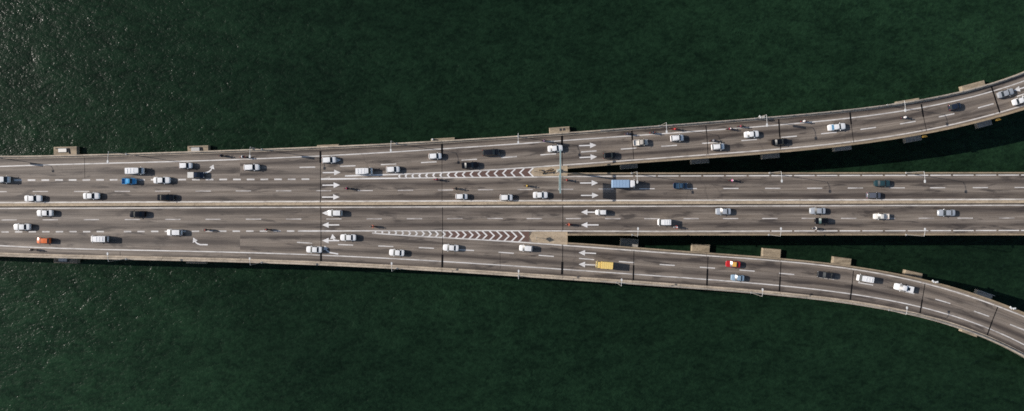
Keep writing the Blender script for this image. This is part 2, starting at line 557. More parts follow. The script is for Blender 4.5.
edge_line(W1, X_L, X_R, 1.1, M_WHITE, cuts=JX)
edge_line(W5, X_L, X_R, 1.1, M_WHITE, cuts=JX)
edge_line(W2R, 398, X_R, 1.2, M_WHITE, cuts=JX[2:])
edge_line(W4R, 372, X_R, 1.25, M_WHITE, cuts=JX[2:])
edge_line(W3, 398, 612, 1.1, M_WHITE, cuts=[562])
edge_line(W3B, 372, 770, 1.1, M_WHITE, cuts=[442, 562, 660])
ribbon('solid_lane_line', W3, 321, 398, 1.5, M_BRIGHT, wpx2=1.3)
ribbon('solid_lane_line', W2R, 345, 398, 1.4, M_BRIGHT, wpx2=1.3)
ribbon('solid_lane_line', W3B, 298, 372, 1.6, M_WHITE, wpx2=1.2)
# line beside the median on both sides
MEDU = lambda x: MED(x) - 2.55
MEDL = lambda x: MED(x) + 3.35
edge_line(MEDU, X_L, X_R, 1.5, M_WHITE, cuts=[320, 562, 800])
edge_line(MEDL, X_L, X_R, 1.05, M_WHITE, cuts=[320, 562, 800])
# edge line broken at the drains
x = 612.5
while x < 1150:
    ribbon('edge_line', W3, x, x + 20.6, 1.05, M_BRIGHT); x += 22.7
x = 771.5
while x < 1150:
    ribbon('edge_line', W3B, x, x + 20.6, 1.0, M_BRIGHT); x += 22.7

def dash(f, x0, ln, w, mat):
    ribbon('lane_dash', f, x0, x0 + ln, w, mat, step=16)
i = -6
while -6 <= i < 23:
    xx = 0.4 + 13.68 * i + (0 if i < 12 else (i - 11) * 0.02)
    dash(W3, xx, 7.7, 1.55, M_WHITE); i += 1
for k in range(-5, 22):
    if k in (8,): continue
    xx = 1.4 + 13.6 * k
    dash(W3B, xx, 7.4, 1.45, M_WHITE if k % 5 else M_WORN)
for xx in (-90, -49.5, -8.5, 32.7, 74, 114.6, 155, 195.6, 235.8, 276, 316, 357.5, 397.8, 438, 478, 517.5, 558, 598.4, 639.3, 681.7, 723.3, 765, 807, 847.7, 889.5, 930, 972.7, 1014.5, 1056):
    dash(D2, xx, 15.3, 1.0, M_WORN if xx < 620 else M_WHITE)
kk = [0, 3, 6, 9, 12, 15, 18, 21, 24, 25]; kx = [1.4, 124.8, 245.8, 366.4, 487.4, 605, 722.8, 841, 957.5, 999]
for k in range(-2, 27):
    xx = float(np.interp(k, kk, kx)) if 0 <= k <= 25 else (1.4 + 41 * k if k < 0 else 999 + 40 * (k - 25))
    dash(D3, xx, 15.4, 1.05, M_WORN)
for xx in (299.6, 340, 380.8, 421, 461.4, 501.3, 540.5, 581, 620.8, 661.3, 702, 741.4, 781.3, 821, 860.4, 900, 938.8, 978, 1017):
    dash(D5, xx, 15.6, 1.15, M_WHITE)
for xx in (297, 338, 378.2, 418.8, 458.8, 498.6, 538.6, 579, 619, 659.6, 699.8, 739.5, 779, 819, 858, 899, 935.2, 974, 1010):
    dash(D6, xx, 15.2, 1.1, M_WHITE)


def flat(name, poly, mat, z=None, parent=None):
    mb = MB(); z = zlay() if z is None else z
    mb.add([(p[0], p[1], z) for p in poly], [tuple(range(len(poly)))])
    me = mb.mesh(name, mat, fix=False)
    if me.polygons[0].normal.z < 0: me.flip_normals()
    return put(name, me, parent or road)


def arrow(tail, tip, hl=6.4, hw=5.6, sw=1.2):
    a, b = W(*tail), W(*tip)
    d = (b - a).normalized(); n = Vector((-d.y, d.x, 0))
    hl, hw, sw = hl / 4, hw / 8, sw / 8
    c = b - d * hl
    poly = [a - n * sw, c - n * sw, c - n * hw, b, c + n * hw, c + n * sw, a + n * sw]
    return flat('lane_arrow', poly, M_BRIGHT)

for t, h in (((322.6, 172.6), (340.6, 172.4)), ((322.4, 185.2), (340, 185.0)), ((322, 197.1), (339.6, 197.0)), ((323, 160.6), (341, 160)),
             ((579, 145.7), (596.4, 145.1)), ((579.5, 157.6), (597, 156.7)), ((580, 183), (598, 182.9)), ((581, 195.4), (598.5, 195.3)),
             ((599, 212.2), (581, 212.1)), ((598.5, 224.9), (581, 224.9)), ((596, 253.4), (578.6, 252.6)), ((596, 265.1), (578.6, 264.2)),
             ((339.5, 213), (322, 213.0)), ((339.3, 224.9), (322.2, 225)), ((1032, 85.4), (1013.5, 90.4))):
    arrow(t, h)


def turn_arrow(pts, tip, sw=1.3, hl=4.6, hw=5.4):
    pts = [W(*p) for p in pts]; tip = W(*tip)
    L, R = [], []
    for i, p in enumerate(pts):
        d = (pts[min(i + 1, len(pts) - 1)] - pts[max(0, i - 1)]).normalized(); n = Vector((-d.y, d.x, 0)) * sw / 8
        L.append(p + n); R.append(p - n)
    d = (tip - pts[-1]).normalized(); n = Vector((-d.y, d.x, 0)) * hw / 8
    z = zlay(); vs, fs = [], []
    for a, b in zip(L, R): vs += [(a.x, a.y, z), (b.x, b.y, z)]
    for i in range(len(pts) - 1): fs.append((2 * i, 2 * i + 1, 2 * i + 3, 2 * i + 2))
    k = len(vs); p = pts[-1]
    for q in (p + n, p - n, tip): vs.append((q.x, q.y, z))
    fs.append((k, k + 1, k + 2))
    mb = MB(); mb.add(vs, fs)
    return put('turn_arrow', mb.mesh('turn_arrow', M_BRIGHT), road)
turn_arrow([(203.2, 173.0), (206.5, 172.6), (209.0, 171.6), (210.8, 170.2), (211.8, 168.4)], (213.4, 164.6))
turn_arrow([(207.8, 244.7), (200, 244.6), (197, 243.4), (195.2, 241.6)], (193.2, 237.6))
turn_arrow([(338.2, 254.0), (330, 252.6), (327.6, 251.2), (325.8, 249.4)], (324.4, 245.6))
turn_arrow([(336.6, 240.4), (334.6, 240.0), (333.0, 238.6)], (332.4, 234.0), 1.2, 4.2, 5.6)
arrow((339.3, 240.6), (322.2, 240.6))

# painted gore wedges: brown coating with white chevrons on it
def gore_fill(fa, fb, x0, x1):
    n = 14; top, bot = [], []
    for i in range(n + 1):
        x = x0 + (x1 - x0) * i / n
        top.append(W(x, fa(x) + 0.9)); bot.append(W(x, fb(x) - 0.9))
    return flat('gore_coating', top + bot[::-1], M_GORE, 0.0035)
gore_fill(W2R, W3, 448, 531)
gore_fill(W3B, W4R, 446, 529)

def chevron(fa, fb, x, point, zi):
    ya, yb = fa(x), fb(x)
    ya2, yb2 = fa(x) + .5, fb(x) - .5
    h = yb - ya
    lean = min(5.2, 0.62 * max(0, h - 2.6) + 0.05) * (1 if point == 'l' else -1)
    t = min(1.9, 1.5 + 0.06 * h)
    ym = 0.5 * (ya2 + yb2)
    def poly(pa, pb):
        return [W(pa[0] - t / 2, pa[1]), W(pa[0] + t / 2, pa[1]), W(pb[0] + t / 2, pb[1]), W(pb[0] - t / 2, pb[1])]
    a = poly((x + lean, ya2), (x, ym)); b = poly((x, ym), (x + lean, yb2))
    z = 0.0102 + 0.0006 * (zi % 3)
    mb = MB()
    vs = [(p.x, p.y, z) for p in (a[0], a[1], a[2], a[3], b[2], b[3])]
    mb.add(vs, [(0, 1, 2, 3), (3, 2, 4, 5)])
    me = mb.mesh('chevron_stripe', M_BRIGHT)
    put('chevron_stripe', me, road)
x, k = 399.0, 0
while x < 530.5:
    chevron(W2R, W3, x, 'l', k); x += 6.55 + 2.45 * (x - 399) / 130; k += 1
x, k = 374.0, 0
while x < 528:
    chevron(W3B, W4R, x + 1.5, 'r', k); x += 6.95 + (0.5 if x > 480 else 0); k += 1


# expansion joints
def joint(xt, yt, xb, yb, w, z=0.012):
    a, b = W(xt, yt), W(xb, yb)
    d = (b - a).normalized(); n = Vector((-d.y, d.x, 0)) * w / 8
    mb = MB()
    vs = [(*(a + n).xy, 0.001), (*(a - n).xy, 0.001), (*(b - n).xy, 0.001), (*(b + n).xy, 0.001)]
    vs += [(p[0], p[1], z) for p in vs]
    mb.add(vs, [(4, 5, 6, 7), (0, 1, 5, 4), (1, 2, 6, 5), (2, 3, 7, 6), (3, 0, 4, 7)])
    put('expansion_joint', mb.mesh('expansion_joint', M_RUBBER), road)
def joint_cross(x, f0, f1, thin, segs, slant=0.0):
    pass
TH = 0.55
joint(320.4, 151, 320.4, 163, 1.9, 0.02); joint(320.4, 163.2, 320.6, 202.2, TH); joint(320.8, 207, 321, 250, TH); joint(321, 250.2, 321, 261.6, 1.8, 0.02)
joint(442, 144, 442, 157, 2.0, 0.02); joint(442, 157.2, 442, 201, 0.35); joint(442.5, 207, 442.5, 254.3, 0.5); joint(442.4, 254.5, 442.2, 267.6, 1.9, 0.02)
joint(562, 135.8, 562, 146.5, 2.1, 0.02); joint(562.2, 146.8, 562.6, 167, 0.5); joint(562.8, 176, 562.8, 201, 0.5); joint(562.8, 206, 562.8, 230.4, 0.55); joint(562.8, 243.6, 562.5, 261.5, 0.6); joint(562.4, 261.8, 562, 274.5, 2.1, 0.02)
joint(500, 252, 500.2, 269, 0.25)
joint(631.8, 130.5, 632.4, 141, 1.5, 0.02); joint(632.5, 141.2, 633.6, 159.5, 0.5)
joint(705.8, 125.6, 706.6, 133, 0.9); joint(706.7, 133.2, 708, 154.6, 0.6)
joint(778.6, 118.6, 779.8, 137, 1.3, 0.02); joint(779.9, 137.2, 780.8, 149, 0.8)
joint(850, 112.5, 851.2, 124.4, 1.5, 0.02); joint(851.3, 124.6, 853.6, 142.2, 0.5)
joint(921.3, 104.2, 923.4, 117, 1.5, 0.02); joint(923.5, 117.2, 926.6, 131.2, 0.5)
joint(991.4, 86.4, 999.8, 112.6, 1.5, 0.02)
joint(634, 250.4, 633.6, 265, 0.6); joint(633.6, 265.2, 633.2, 283, 1.5, 0.02)
joint(708, 256, 707.5, 268.6, 0.6); joint(707.5, 268.8, 706.8, 288, 1.6, 0.02)
joint(781, 261.8, 780.2, 276.5, 0.7); joint(780.2, 276.7, 779.2, 294, 1.4, 0.02)
joint(853.4, 270.6, 852.2, 284, 0.7); joint(852.1, 284.2, 850, 301.6, 1.4, 0.02)
joint(925, 283.6, 922.4, 299, 0.7); joint(922.3, 299.2, 919.6, 315.6, 1.3, 0.02)
joint(997.8, 306.8, 992.6, 320, 0.9); joint(992.5, 320.2, 986.8, 336, 1.2, 0.02)
joint(120, 251.5, 120.2, 257, 0.3); joint(84.5, 157, 84.8, 178, 0.3)

# ------------------------------------------------------------------ parapets and the median barrier
def wall_panels(root, f, x0, x1, cuts, sec, mat, name='parapet_panel', gap=0.12):
    """sec: list of (offset m to the left of the running direction, z) going round the section"""
    b = [x0] + [c for c in cuts if x0 < c < x1] + [x1]
    for i in range(len(b) - 1):
        a0, a1 = b[i] + gap, b[i + 1] - gap
        n = max(2, int((a1 - a0) / 9) + 1)
        vs, fs = [], []
        m = len(sec)
        for k in range(n + 1):
            x = a0 + (a1 - a0) * k / n
            s = tangent(f, x); p = W(x, f(x)); nx, ny = -math.sin(s), math.cos(s)
            for (o, z) in sec: vs.append((p.x + nx * o, p.y + ny * o, z))
        for k in range(n):
            for j in range(m):
                l = (j + 1) % m
                fs.append((k * m + j, k * m + l, (k + 1) * m + l, (k + 1) * m + j))
        fs.append(tuple(range(m))); fs.append(tuple(reversed(range(n * m, (n + 1) * m))))
        mb = MB(); mb.add(vs, fs)
        put(name, mb.mesh(name, mat), root)

cutsA = [-160, -80, -4, 84.5, 163, 241] + JX + [1068, 1140]
cutsF = [640, 706, 780, 851, 922, 995, 1068, 1140]
SEC_UP = [(0.02, -0.9), (0.02, 0.88), (-0.03, 0.92), (-0.27, 0.92), (-0.32, 0.88), (-0.36, 0.30), (-0.66, 0.24), (-0.68, -0.02), (-0.4, -0.9)]
SEC_LO = [(-o * 1.35, z) for (o, z) in SEC_UP]
SEC_IN_LO = [(0.0, -0.9), (0.0, 0.85), (0.04, 0.88), (0.30, 0.88), (0.36, 0.80), (0.50, 0.12), (0.52, -0.02), (0.3, -0.9)]     # wall at the lower edge of a deck
SEC_IN_UP = [(-o, z) for (o, z) in SEC_IN_LO]

def wall_thing(label, f, x0, x1, cuts, sec, mat):
    xm = 0.5 * (x0 + x1)
    r = empty('parapet_wall')
    tag(r, label, 'parapet', 'concrete parapets of the bridge')
    wall_panels(r, f, x0, x1, cuts, sec, mat)
    return r

p_up = wall_thing('pale concrete parapet along the outer edge of the upper carriageway and upper ramp', E1, X_L, X_R, cutsA, SEC_UP, M_CONC)
p_lo = wall_thing('wide beige concrete parapet along the outer edge of the lower carriageway and lower ramp', E5, X_L, X_R, cutsA, SEC_LO, M_CONC)
p_ri = wall_thing('ochre stained parapet on the inner edge of the upper curved ramp', E2, 567, X_R, cutsF, SEC_IN_LO, M_CONC_O)
p_mt = wall_thing('thin ochre parapet on the straight deck, facing the upper ramp', EMT, 567, X_R, cutsF, SEC_IN_UP, M_CONC_O)
p_mb = wall_thing('thin ochre parapet on the straight deck, facing the lower ramp', EMB, 567, X_R, cutsF, SEC_IN_LO, M_CONC_O)
p_rl = wall_thing('ochre stained parapet on the inner edge of the lower curved ramp', E4, 567, X_R, cutsF, SEC_IN_UP, M_CONC_O)

# steel handrail on the outer parapets
def rail(root, f, x0, x1, off, step=12.0, h=1.25):
    mb = MB(); pts = []
    x = x0
    while x <= x1:
        s = tangent(f, x); p = W(x, f(x)); q = p + Vector((-math.sin(s), math.cos(s), 0)) * off
        pts.append((q.x, q.y, h))
        mb.box((q.x, q.y, 0.5 * (0.9 + h)), (0.09, 0.09, h - 0.9), s)
        x += step
    mb.tube(pts, 0.05, 6)
    put('handrail', mb.mesh('handrail', M_STEEL), root)
rail(p_up, E1, 600, X_R - 12, -0.15)
rail(p_lo, E5, 600, X_R - 12, 0.2)

med = empty('median_barrier')
tag(med, 'long beige concrete barrier dividing the upper from the lower carriageway', 'median barrier')
SEC_MED = [(0.44, -0.02), (0.42, 0.14), (0.32, 0.30), (0.30, 0.82), (0.26, 0.85), (-0.28, 0.85), (-0.32, 0.82), (-0.34, 0.10), (-0.36, -0.02)]
wall_panels(med, MED, X_L, X_R, [float(c) for c in range(-200, 1230, 36)], SEC_MED, M_NOSE, 'barrier_panel', 0.06)

# ------------------------------------------------------------------ concrete noses where the deck forks
def nose(label, fa, fb, x0, x1, ia, ib):
    r = empty('concrete_nose', W(0.5 * (x0 + x1), 0.5 * (fa(x1) + fb(x1))))
    tag(r, label, 'traffic island')
    top, bot = [], []
    for i in range(15):
        x = x0 + (x1 - x0) * i / 14
        k = min(1.0, (x - x0) / 4.0); k = math.sqrt(max(0, 1 - (1 - k) ** 2))
        a, b = fa(x) + ia, fb(x) - ib; m = 0.5 * (a + b)
        top.append(W(x, m + (a - m) * k)); bot.append(W(x, m + (b - m) * k))
    poly = [(p.x - r.location.x, p.y - r.location.y) for p in (top + bot[::-1][:-1])]
    mb = MB(); mb.prism(poly, -0.02, 0.16)
    put('kerb_slab', mb.mesh('kerb_slab', M_NOSE), r)
    return r
nose('long thin ochre concrete nose at the upper fork with clutter lying on it', W2R, W3, 531, 567.5, 0.9, 0.8)
nose('plain ochre concrete nose at the lower fork with a diamond sign', W3B, W4R, 529.5, 567.5, 0.8, 0.8)

# ------------------------------------------------------------------ lamp posts
LAMP_H = 9.0
def lamp(hx, hy, f, label, side, panel=False):
    g = W(hx, hy, LAMP_H)                       # ground position under the lantern
    px = g.x * 4 + 512
    base = W(px, f(px))
    s = -1 if side == 'up' else 1               # direction of the arm in y
    base.y += s * 0.16 * (1 if side == 'up' else 1) 
    base.z = 0.5
    r = empty('lamp_post', base)
    tag(r, label, 'lamp post', 'lamp posts along the parapets')
    ay = g.y - base.y
    mb = MB(); mb.box((0, 0, 0.45), (0.4, 0.4, 0.08), 0, 0, 0.02); mb.box((0, 0, 0.2), (0.3, 0.3, 0.45))
    put('base_plate', mb.mesh('base_plate', M_STEEL), r)
    mb = MB(); mb.tube([(0, 0, 0.45), (0, 0, 4.5), (0, 0, 8.1)], [0.085, 0.065, 0.05], 10)
    put('pole', mb.mesh('pole', M_POLE, True), r)
    mb = MB(); pts = []
    for i in range(9):
        t = i / 8
        pts.append((0, ay * 0.86 * (1 - math.cos(t * PI / 2)) * 0.45 + ay * 0.86 * t * 0.55, 8.08 + 0.42 * math.sin(t * PI / 2)))
    mb.tube(pts, [0.05 - 0.012 * i / 8 for i in range(9)], 8)
    put('arm', mb.mesh('arm', M_LAMP, True), r)
    mb = MB()
    w = 0.19; l0, l1 = ay * 0.82, ay * 1.0 + (0.3 if ay > 0 else -0.3)
    a, b = min(l0, l1), max(l0, l1)
    poly = [(-w * .6, a), (w * .6, a), (w, a + .2), (w, b - .2), (w * .6, b), (-w * .6, b), (-w, b - .2), (-w, a + .2)]
    mb.prism(poly, 8.42, 8.58)
    head = put('lamp_head', mb.mesh('lamp_head', M_LAMP), r)
    mb = MB(); mb.box((0, 0.5 * (a + b), 8.39), (w * 1.2, (b - a) * 0.6, 0.04))
    put('lens', mb.mesh('lens', M_HEAD), head)
    if panel:
        mb = MB(); sy = 0.32 * (-1 if side == 'up' else 1)
        mb.box((0, sy, 6.1), (0.05, 0.52, 1.9)); mb.box((0, sy * .5, 6.9), (0.06, 0.4, 0.06)); mb.box((0, sy * .5, 5.3), (0.06, 0.4, 0.06))
        put('sign_panel', mb.mesh('sign_panel', M_STEEL), r)
    return r
lamp(-36, 159.5, E1, 'lamp post whose panel shadow falls across the white edge line above the entering van', 'up', True)
lamp(107.7, 162.0, E1, 'lamp post on the upper parapet between two piers with grey boxes', 'up')
lamp(249.8, 156.8, E1, 'lamp post with narrow panel on the upper parapet above a lone white hatchback', 'up', True)
lamp(390.8, 150.8, E1, 'lamp post on the upper parapet above the short white van at the chevron tip', 'up')
lamp(518.2, 142.8, E1, 'lamp post with narrow panel on the upper parapet above the last upper chevrons', 'up', True)
lamp(666.6, 132.0, E1, 'lamp post on the upper ramp beside the bright red motorbike', 'up')
lamp(767, 125.4, E1, 'lamp post with narrow panel on the upper ramp ahead of the silver sedan', 'up', True)
lamp(905.3, 110.6, E1, 'lamp post at the upper ramp bend above a white motorbike', 'up')
lamp(107.6, 253.6, E5, 'lamp post on the lower parapet below a white van in the lowest lane', 'lo')
lamp(249.7, 258.6, E5, 'lamp post on the lower parapet between the curved arrow and the full width joint', 'lo')
lamp(391.6, 263.4, E5, 'lamp post on the lower parapet below a white sedan at the lower chevron tip', 'lo')
lamp(518.6, 271.0, E5, 'lamp post on the lower parapet below the white car by the lower concrete nose', 'lo')
lamp(621.6, 279.8, E5, 'lamp post on the lower ramp parapet just behind the yellow lorry', 'lo')
lamp(762.6, 289.6, E5, 'lamp post on the lower ramp parapet behind the pale blue sedan', 'lo')
lamp(907, 307.8, E5, 'lamp post at the lower ramp bend beside a white pickup with dark openings', 'lo')
lamp(637.3, 182.2, EMT, 'lamp post on the straight deck right in front of the blue lorry', 'up')
lamp(781.8, 181.2, EMT, 'lamp post on the upper edge of the straight deck, ahead of the pink motorbike', 'up')
lamp(924.9, 181.6, EMT, 'lamp post on the upper edge of the straight deck ahead of the dark teal sedan', 'up')
lamp(638, 228.6, EMB, 'lamp post on the lower edge of straight deck near a white van on dashes', 'lo')
lamp(781, 228.6, EMB, 'lamp post on the lower edge of straight deck ahead of a hatchback with teal glass', 'lo')
lamp(925, 229.2, EMB, 'lamp post on the lower edge of the straight deck, near the hindmost silver sedan', 'lo')

# ------------------------------------------------------------------ sign gantry over the fork
gz = 8.1
kz = CAM_H / (CAM_H - gz)
gx = 512 + (560.4 - 512) / kz
ga, gb = 205.5 - (205.5 - 149.5) / kz, 205.5 - (205.5 - 193.4) / kz
gbase = W(gx, 170.8)
gant = empty('sign_gantry', gbase)
tag(gant, 'pale teal T shaped sign gantry standing on the upper concrete nose', 'sign gantry')
mb = MB(); mb.box((0, 0, 0.35), (0.9, 0.9, 0.7), 0, 0, 0.08); put('footing', mb.mesh('footing', M_CONC_G), gant)
mb = MB(); mb.tube([(0, 0, 0.7), (0, 0, gz)], [0.26, 0.2], 14); put('column', mb.mesh('column', M_GANTRY, True), gant)
ya, yb = W(gx, ga).y - gbase.y, W(gx, gb).y - gbase.y
mb = MB(); mb.box((0, 0.5 * (ya + yb), gz + 0.12), (0.34, ya - yb, 0.34), 0, 0, 0.05); put('beam', mb.mesh('beam', M_GANTRY), gant)
s0, s1 = W(gx, 176.2).y - gbase.y, W(gx, 191.6).y - gbase.y
mb = MB(); mb.box((-0.24, 0.5 * (s0 + s1), gz - 0.55), (0.08, s0 - s1, 1.75)); sg = put('sign_board', mb.mesh('sign_board', M_GANTRY), gant)
mb = MB()
for t in (0.15, 0.5, 0.85): mb.box((-0.17, s0 + (s1 - s0) * t, gz - 0.5), (0.05, 0.1, 1.6))
put('bracket', mb.mesh('bracket', M_STEEL), gant)

def diamond(px, py, label, top=2.7, sz=0.62):
    b = W(px, py); b.z = 0.16
    r = empty('hazard_sign', b); tag(r, label, 'road sign')
    mb = MB(); mb.tube([(0, 0, 0), (0, 0, top)], 0.045, 8); put('post', mb.mesh('post', M_STEEL, True), r)
    mb = MB(); c = top - sz * 1.1
    vs = []
    for xx in (-0.06, -0.09):
        vs += [(xx, 0, c - sz * 1.1), (xx, -sz, c), (xx, 0, c + sz * 1.1), (xx, sz, c)]
    mb.add(vs, [(0, 1, 2, 3), (7, 6, 5, 4)] + [(i, (i + 1) % 4, 4 + (i + 1) % 4, 4 + i) for i in range(4)])
    put('sign_plate', mb.mesh('sign_plate', M_STEEL), r)
diamond(536.2, 237.4, 'diamond shaped sign on a post on the lower concrete nose')
diamond(534.4, 171.4, 'small diamond sign on a post at the tip of the upper concrete nose', 2.1, 0.4)
# clutter lying on the upper nose
rng = random.Random(3)
scr = empty('scrap_heap', W(549, 171.2, 0) + Vector((0, 0, 0.16)))
tag(scr, 'heap of dark and tan scraps on the upper concrete nose beside the gantry', 'scrap heap')
for k in range(11):
    mb = MB()
    cx, cy = rng.uniform(-2.3, 1.6), rng.uniform(-0.45, 0.4)
    mb.box((cx, cy, 0.1 + 0.05 * (k % 4)), (rng.uniform(0.5, 1.3), rng.uniform(0.16, 0.4), rng.uniform(0.1, 0.3)), rng.uniform(-0.5, 0.5), 0, 0.02)
    put('scrap_board', mb.mesh('scrap_board', M_DARK if k % 3 == 0 else M_WOOD), scr)

# ------------------------------------------------------------------ bridge piers rising from the water
CAPZ = WATER_Z + 1.2
def pier(x0, x1, y0, y1, label, f, inward, extra=None, mat=None):
    """x0..y1: plan of the visible end of the pile cap at its own height; inward: +1 cap runs down under the deck, -1 up"""
    xm, ym = 0.5 * (x0 + x1), 0.5 * (y0 + y1)
    rz = tangent(f, xm)
    wx = (x1 - x0) / 4.0 * (CAM_H - CAPZ) / CAM_H
    dy = (y1 - y0) / 4.0 * (CAM_H - CAPZ) / CAM_H
    depth = dy + 4.6
    c = W(xm, ym, CAPZ)
    nrm = Vector((math.sin(rz), -math.cos(rz), 0)) * inward   # towards the deck
    c = c + nrm * (depth - dy) * 0.5
    r = empty('bridge_pier', (c.x, c.y, WATER_Z), rz)
    tag(r, label, 'bridge pier', 'bridge piers beside the decks')
    mb = MB(); mb.box((0, 0, 0.15), (wx, depth, 2.1), 0, 0, 0.12)
    cap = put('pile_cap', mb.mesh('pile_cap', mat or M_CAP), r)
    s = inward
    mb = MB(); cy = -s * (depth * 0.5 - 1.1)
    top = -WATER_Z - 2.22; mb.box((0, cy, 0.5 * (1.15 + top)), (wx * 0.45, 1.4, top - 1.15), 0, 0, 0.0); put('column', mb.mesh('column', M_CONC_G), r)
    mb = MB(); mb.box((0, cy, -WATER_Z - 1.93), (wx * 0.62, 2.0, 0.6)); put('crosshead', mb.mesh('crosshead', M_CONC_G), r)
    for a in (-1, 1):
        for b in (-1, 1):
            mb = MB(); mb.tube([(a * wx * 0.32, b * depth * 0.3, -0.88), (a * wx * 0.36, b * depth * 0.34, -6)], 0.4, 10)
            put('pile', mb.mesh('pile', M_CONC_G, True), r)
    e = s * depth * 0.5
    if extra == 'pipes':
        mb = MB(); mb.box((-0.6, e - s * 1.0, 1.35), (2.2, 1.0, 0.3), 0, 0, 0.05); put('service_box', mb.mesh('service_box', M_STEEL), r)
        mb = MB(); mb.tube([(-wx * 0.4, e - s * 0.5, 1.32), (0.9, e - s * 0.5, 1.32), (1.1, e - s * 1.9, 1.32)], 0.12, 8); put('pipe', mb.mesh('pipe', M_DARK, True), r)
    if extra == 'hatches':
        for a in (0.25, 1.15):
            mb = MB(); mb.box((a, e - s * 0.7, 1.22), (0.6, 0.62, 0.06)); put('hatch', mb.mesh('hatch', M_DARK), r)
    if extra == 'light':
        mb = MB(); mb.box((-wx * .42, e - s * 0.3, 1.6), (0.4, 0.5, 0.9), 0, 0, 0.1); put('marker_light', mb.mesh('marker_light', M_HEAD), r)
    if extra == 'frame':
        mb = MB()
        for a in (-0.44, 0, 0.44):
            mb.tube([(a * wx, e - s * 0.15, 1.2), (a * wx, e - s * 0.15, 2.1)], 0.06, 6)
        mb.tube([(-0.46 * wx, e - s * 0.15, 2.1), (0.46 * wx, e - s * 0.15, 2.1)], 0.07, 6)
        put('guard_rail', mb.mesh('guard_rail', M_STEEL), r)
    return r
pier(53.5, 77, 146.6, 156, 'pier with grey equipment and pipes on its beige pile cap above the upper parapet', E1, 1, 'pipes')
pier(187.5, 208.5, 145.6, 152, 'pier with grey box on a beige cap above the dark pickup with painted sun glint', E1, 1, 'pipes')
pier(317, 339, 144.6, 148.5, 'pier barely showing above the upper parapet at the full width joint', E1, 1)
pier(431, 455, 138.0, 143, 'pier cap with small white marker light at the dark joint over the upper chevrons', E1, 1, 'light')
pier(549.5, 570, 127.0, 136, 'beige pier cap with two dark hatches above the gantry beam', E1, 1, 'hatches')
pier(897, 920, 99.6, 105, 'ragged beige pier cap outside the upper ramp bend near a lamp post', E1, 1)
pier(962, 986, 83.0, 92, 'big beige pier cap outside the far bend of the upper ramp', E1, 1)
pier(620.5, 637.5, 160, 168.6, 'grey railed pier cap in the gap above the blue lorry', E2, -1, 'frame', M_CONC_G)
pier(691, 709, 155, 163.6, 'grey pier cap in the upper gap above the dark blue pickup', E2, -1, 'frame', M_CONC_G)
pier(762, 779.5, 150, 158.4, 'grey pier cap in the upper gap below the black sedan', E2, -1, None, M_CONC_G)
pier(834, 851.5, 142, 150.6, 'grey pier cap in the upper gap below the white sedan with blue rear window', E2, -1, None, M_CONC_G)
pier(905, 921.5, 133, 141.6, 'dark grey pier cap beside a yellow bracket inside the upper ramp bend', E2, -1, None, M_CONC_G)
pier(977, 992, 119, 126.6, 'grey pier cap beside a yellow bracket at the far end of the upper ramp', E2, -1, None, M_CONC_G)
pier(620.5, 638.5, 238.8, 248, 'dark grey pier cap in the lower gap, nearest to the concrete nose', E4, 1, None, M_CONC_G)
pier(691.8, 710, 244.2, 253, 'beige pier cap in the lower gap nearest to the red and yellow taxi', E4, 1)
pier(762.6, 781, 248.8, 258, 'beige stained pier cap in the lower gap between red taxi and black sedan', E4, 1)
pier(833, 851.3, 257.6, 267, 'beige pier cap in the lower gap above the white van on the lower ramp', E4, 1)
pier(904.5, 922.5, 271.6, 279, 'long low beige pier cap beside the bend of the lower ramp', E4, 1)
pier(976, 992.5, 292, 300, 'grey railed pier cap at the far end of the lower ramp', E4, 1, 'frame', M_CONC_G)
pier(53.5, 77.5, 256, 263.2, 'beige pier cap showing below the lower parapet under the orange hatchback', E5, -1, 'pipes')
pier(186, 206, 257, 263.6, 'pier cap barely showing below the lower parapet under the curved arrow', E5, -1)
pier(962, 979, 327, 334.6, 'ragged beige pier cap outside the lower ramp bend', E5, -1)

def fixture(px, py, label):
    b = W(px, py); b.z = 0.86
    r = empty('marker_fixture', b, -0.3); tag(r, label, 'marker light')
    mb = MB(); mb.tube([(0, 0, 0), (0, 0, 0.8)], 0.06, 8); put('stem', mb.mesh('stem', M_STEEL), r)
    for a in (-0.42, 0.42):
        mb = MB(); mb.box((a, 0.1 * a, 0.85), (0.7, 0.42, 0.3), a, 0, 0.06); put('housing', mb.mesh('housing', M_LAMP), r)
fixture(931, 281.0, 'small white twin fixture on the inner parapet of the lower ramp bend')
fixture(1008, 307.2, 'small white twin fixture at the far end of the lower ramp near a railed pier')
fixture(759.5, 118.0, 'small white twin fixture on the upper ramp parapet behind a lamp post')

def bracket(px, py, label):
    b = W(px, py); b.z = -0.3
    r = empty('inspection_bracket', b, tangent(E2, px)); tag(r, label, 'bracket')
    mb = MB(); mb.box((0, 0, 0.3), (0.8, 0.32, 0.1)); mb.box((0, 0.18, 0.35), (0.8, 0.1, 0.9)); put('platform', mb.mesh('platform', M_YELLOW), r)
    mb = MB(); mb.tube([(-0.42, -0.13, 0.3), (-0.42, -0.13, 1.0), (0.42, -0.13, 1.0), (0.42, -0.13, 0.3)], 0.06, 6); put('guard_rail', mb.mesh('guard_rail', M_YELLOW), r)
bracket(923.8, 136.6, 'yellow steel bracket hung outside the inner parapet below the white motorbike')
bracket(997.2, 119.8, 'yellow steel bracket hung outside the inner parapet at the far ramp end')

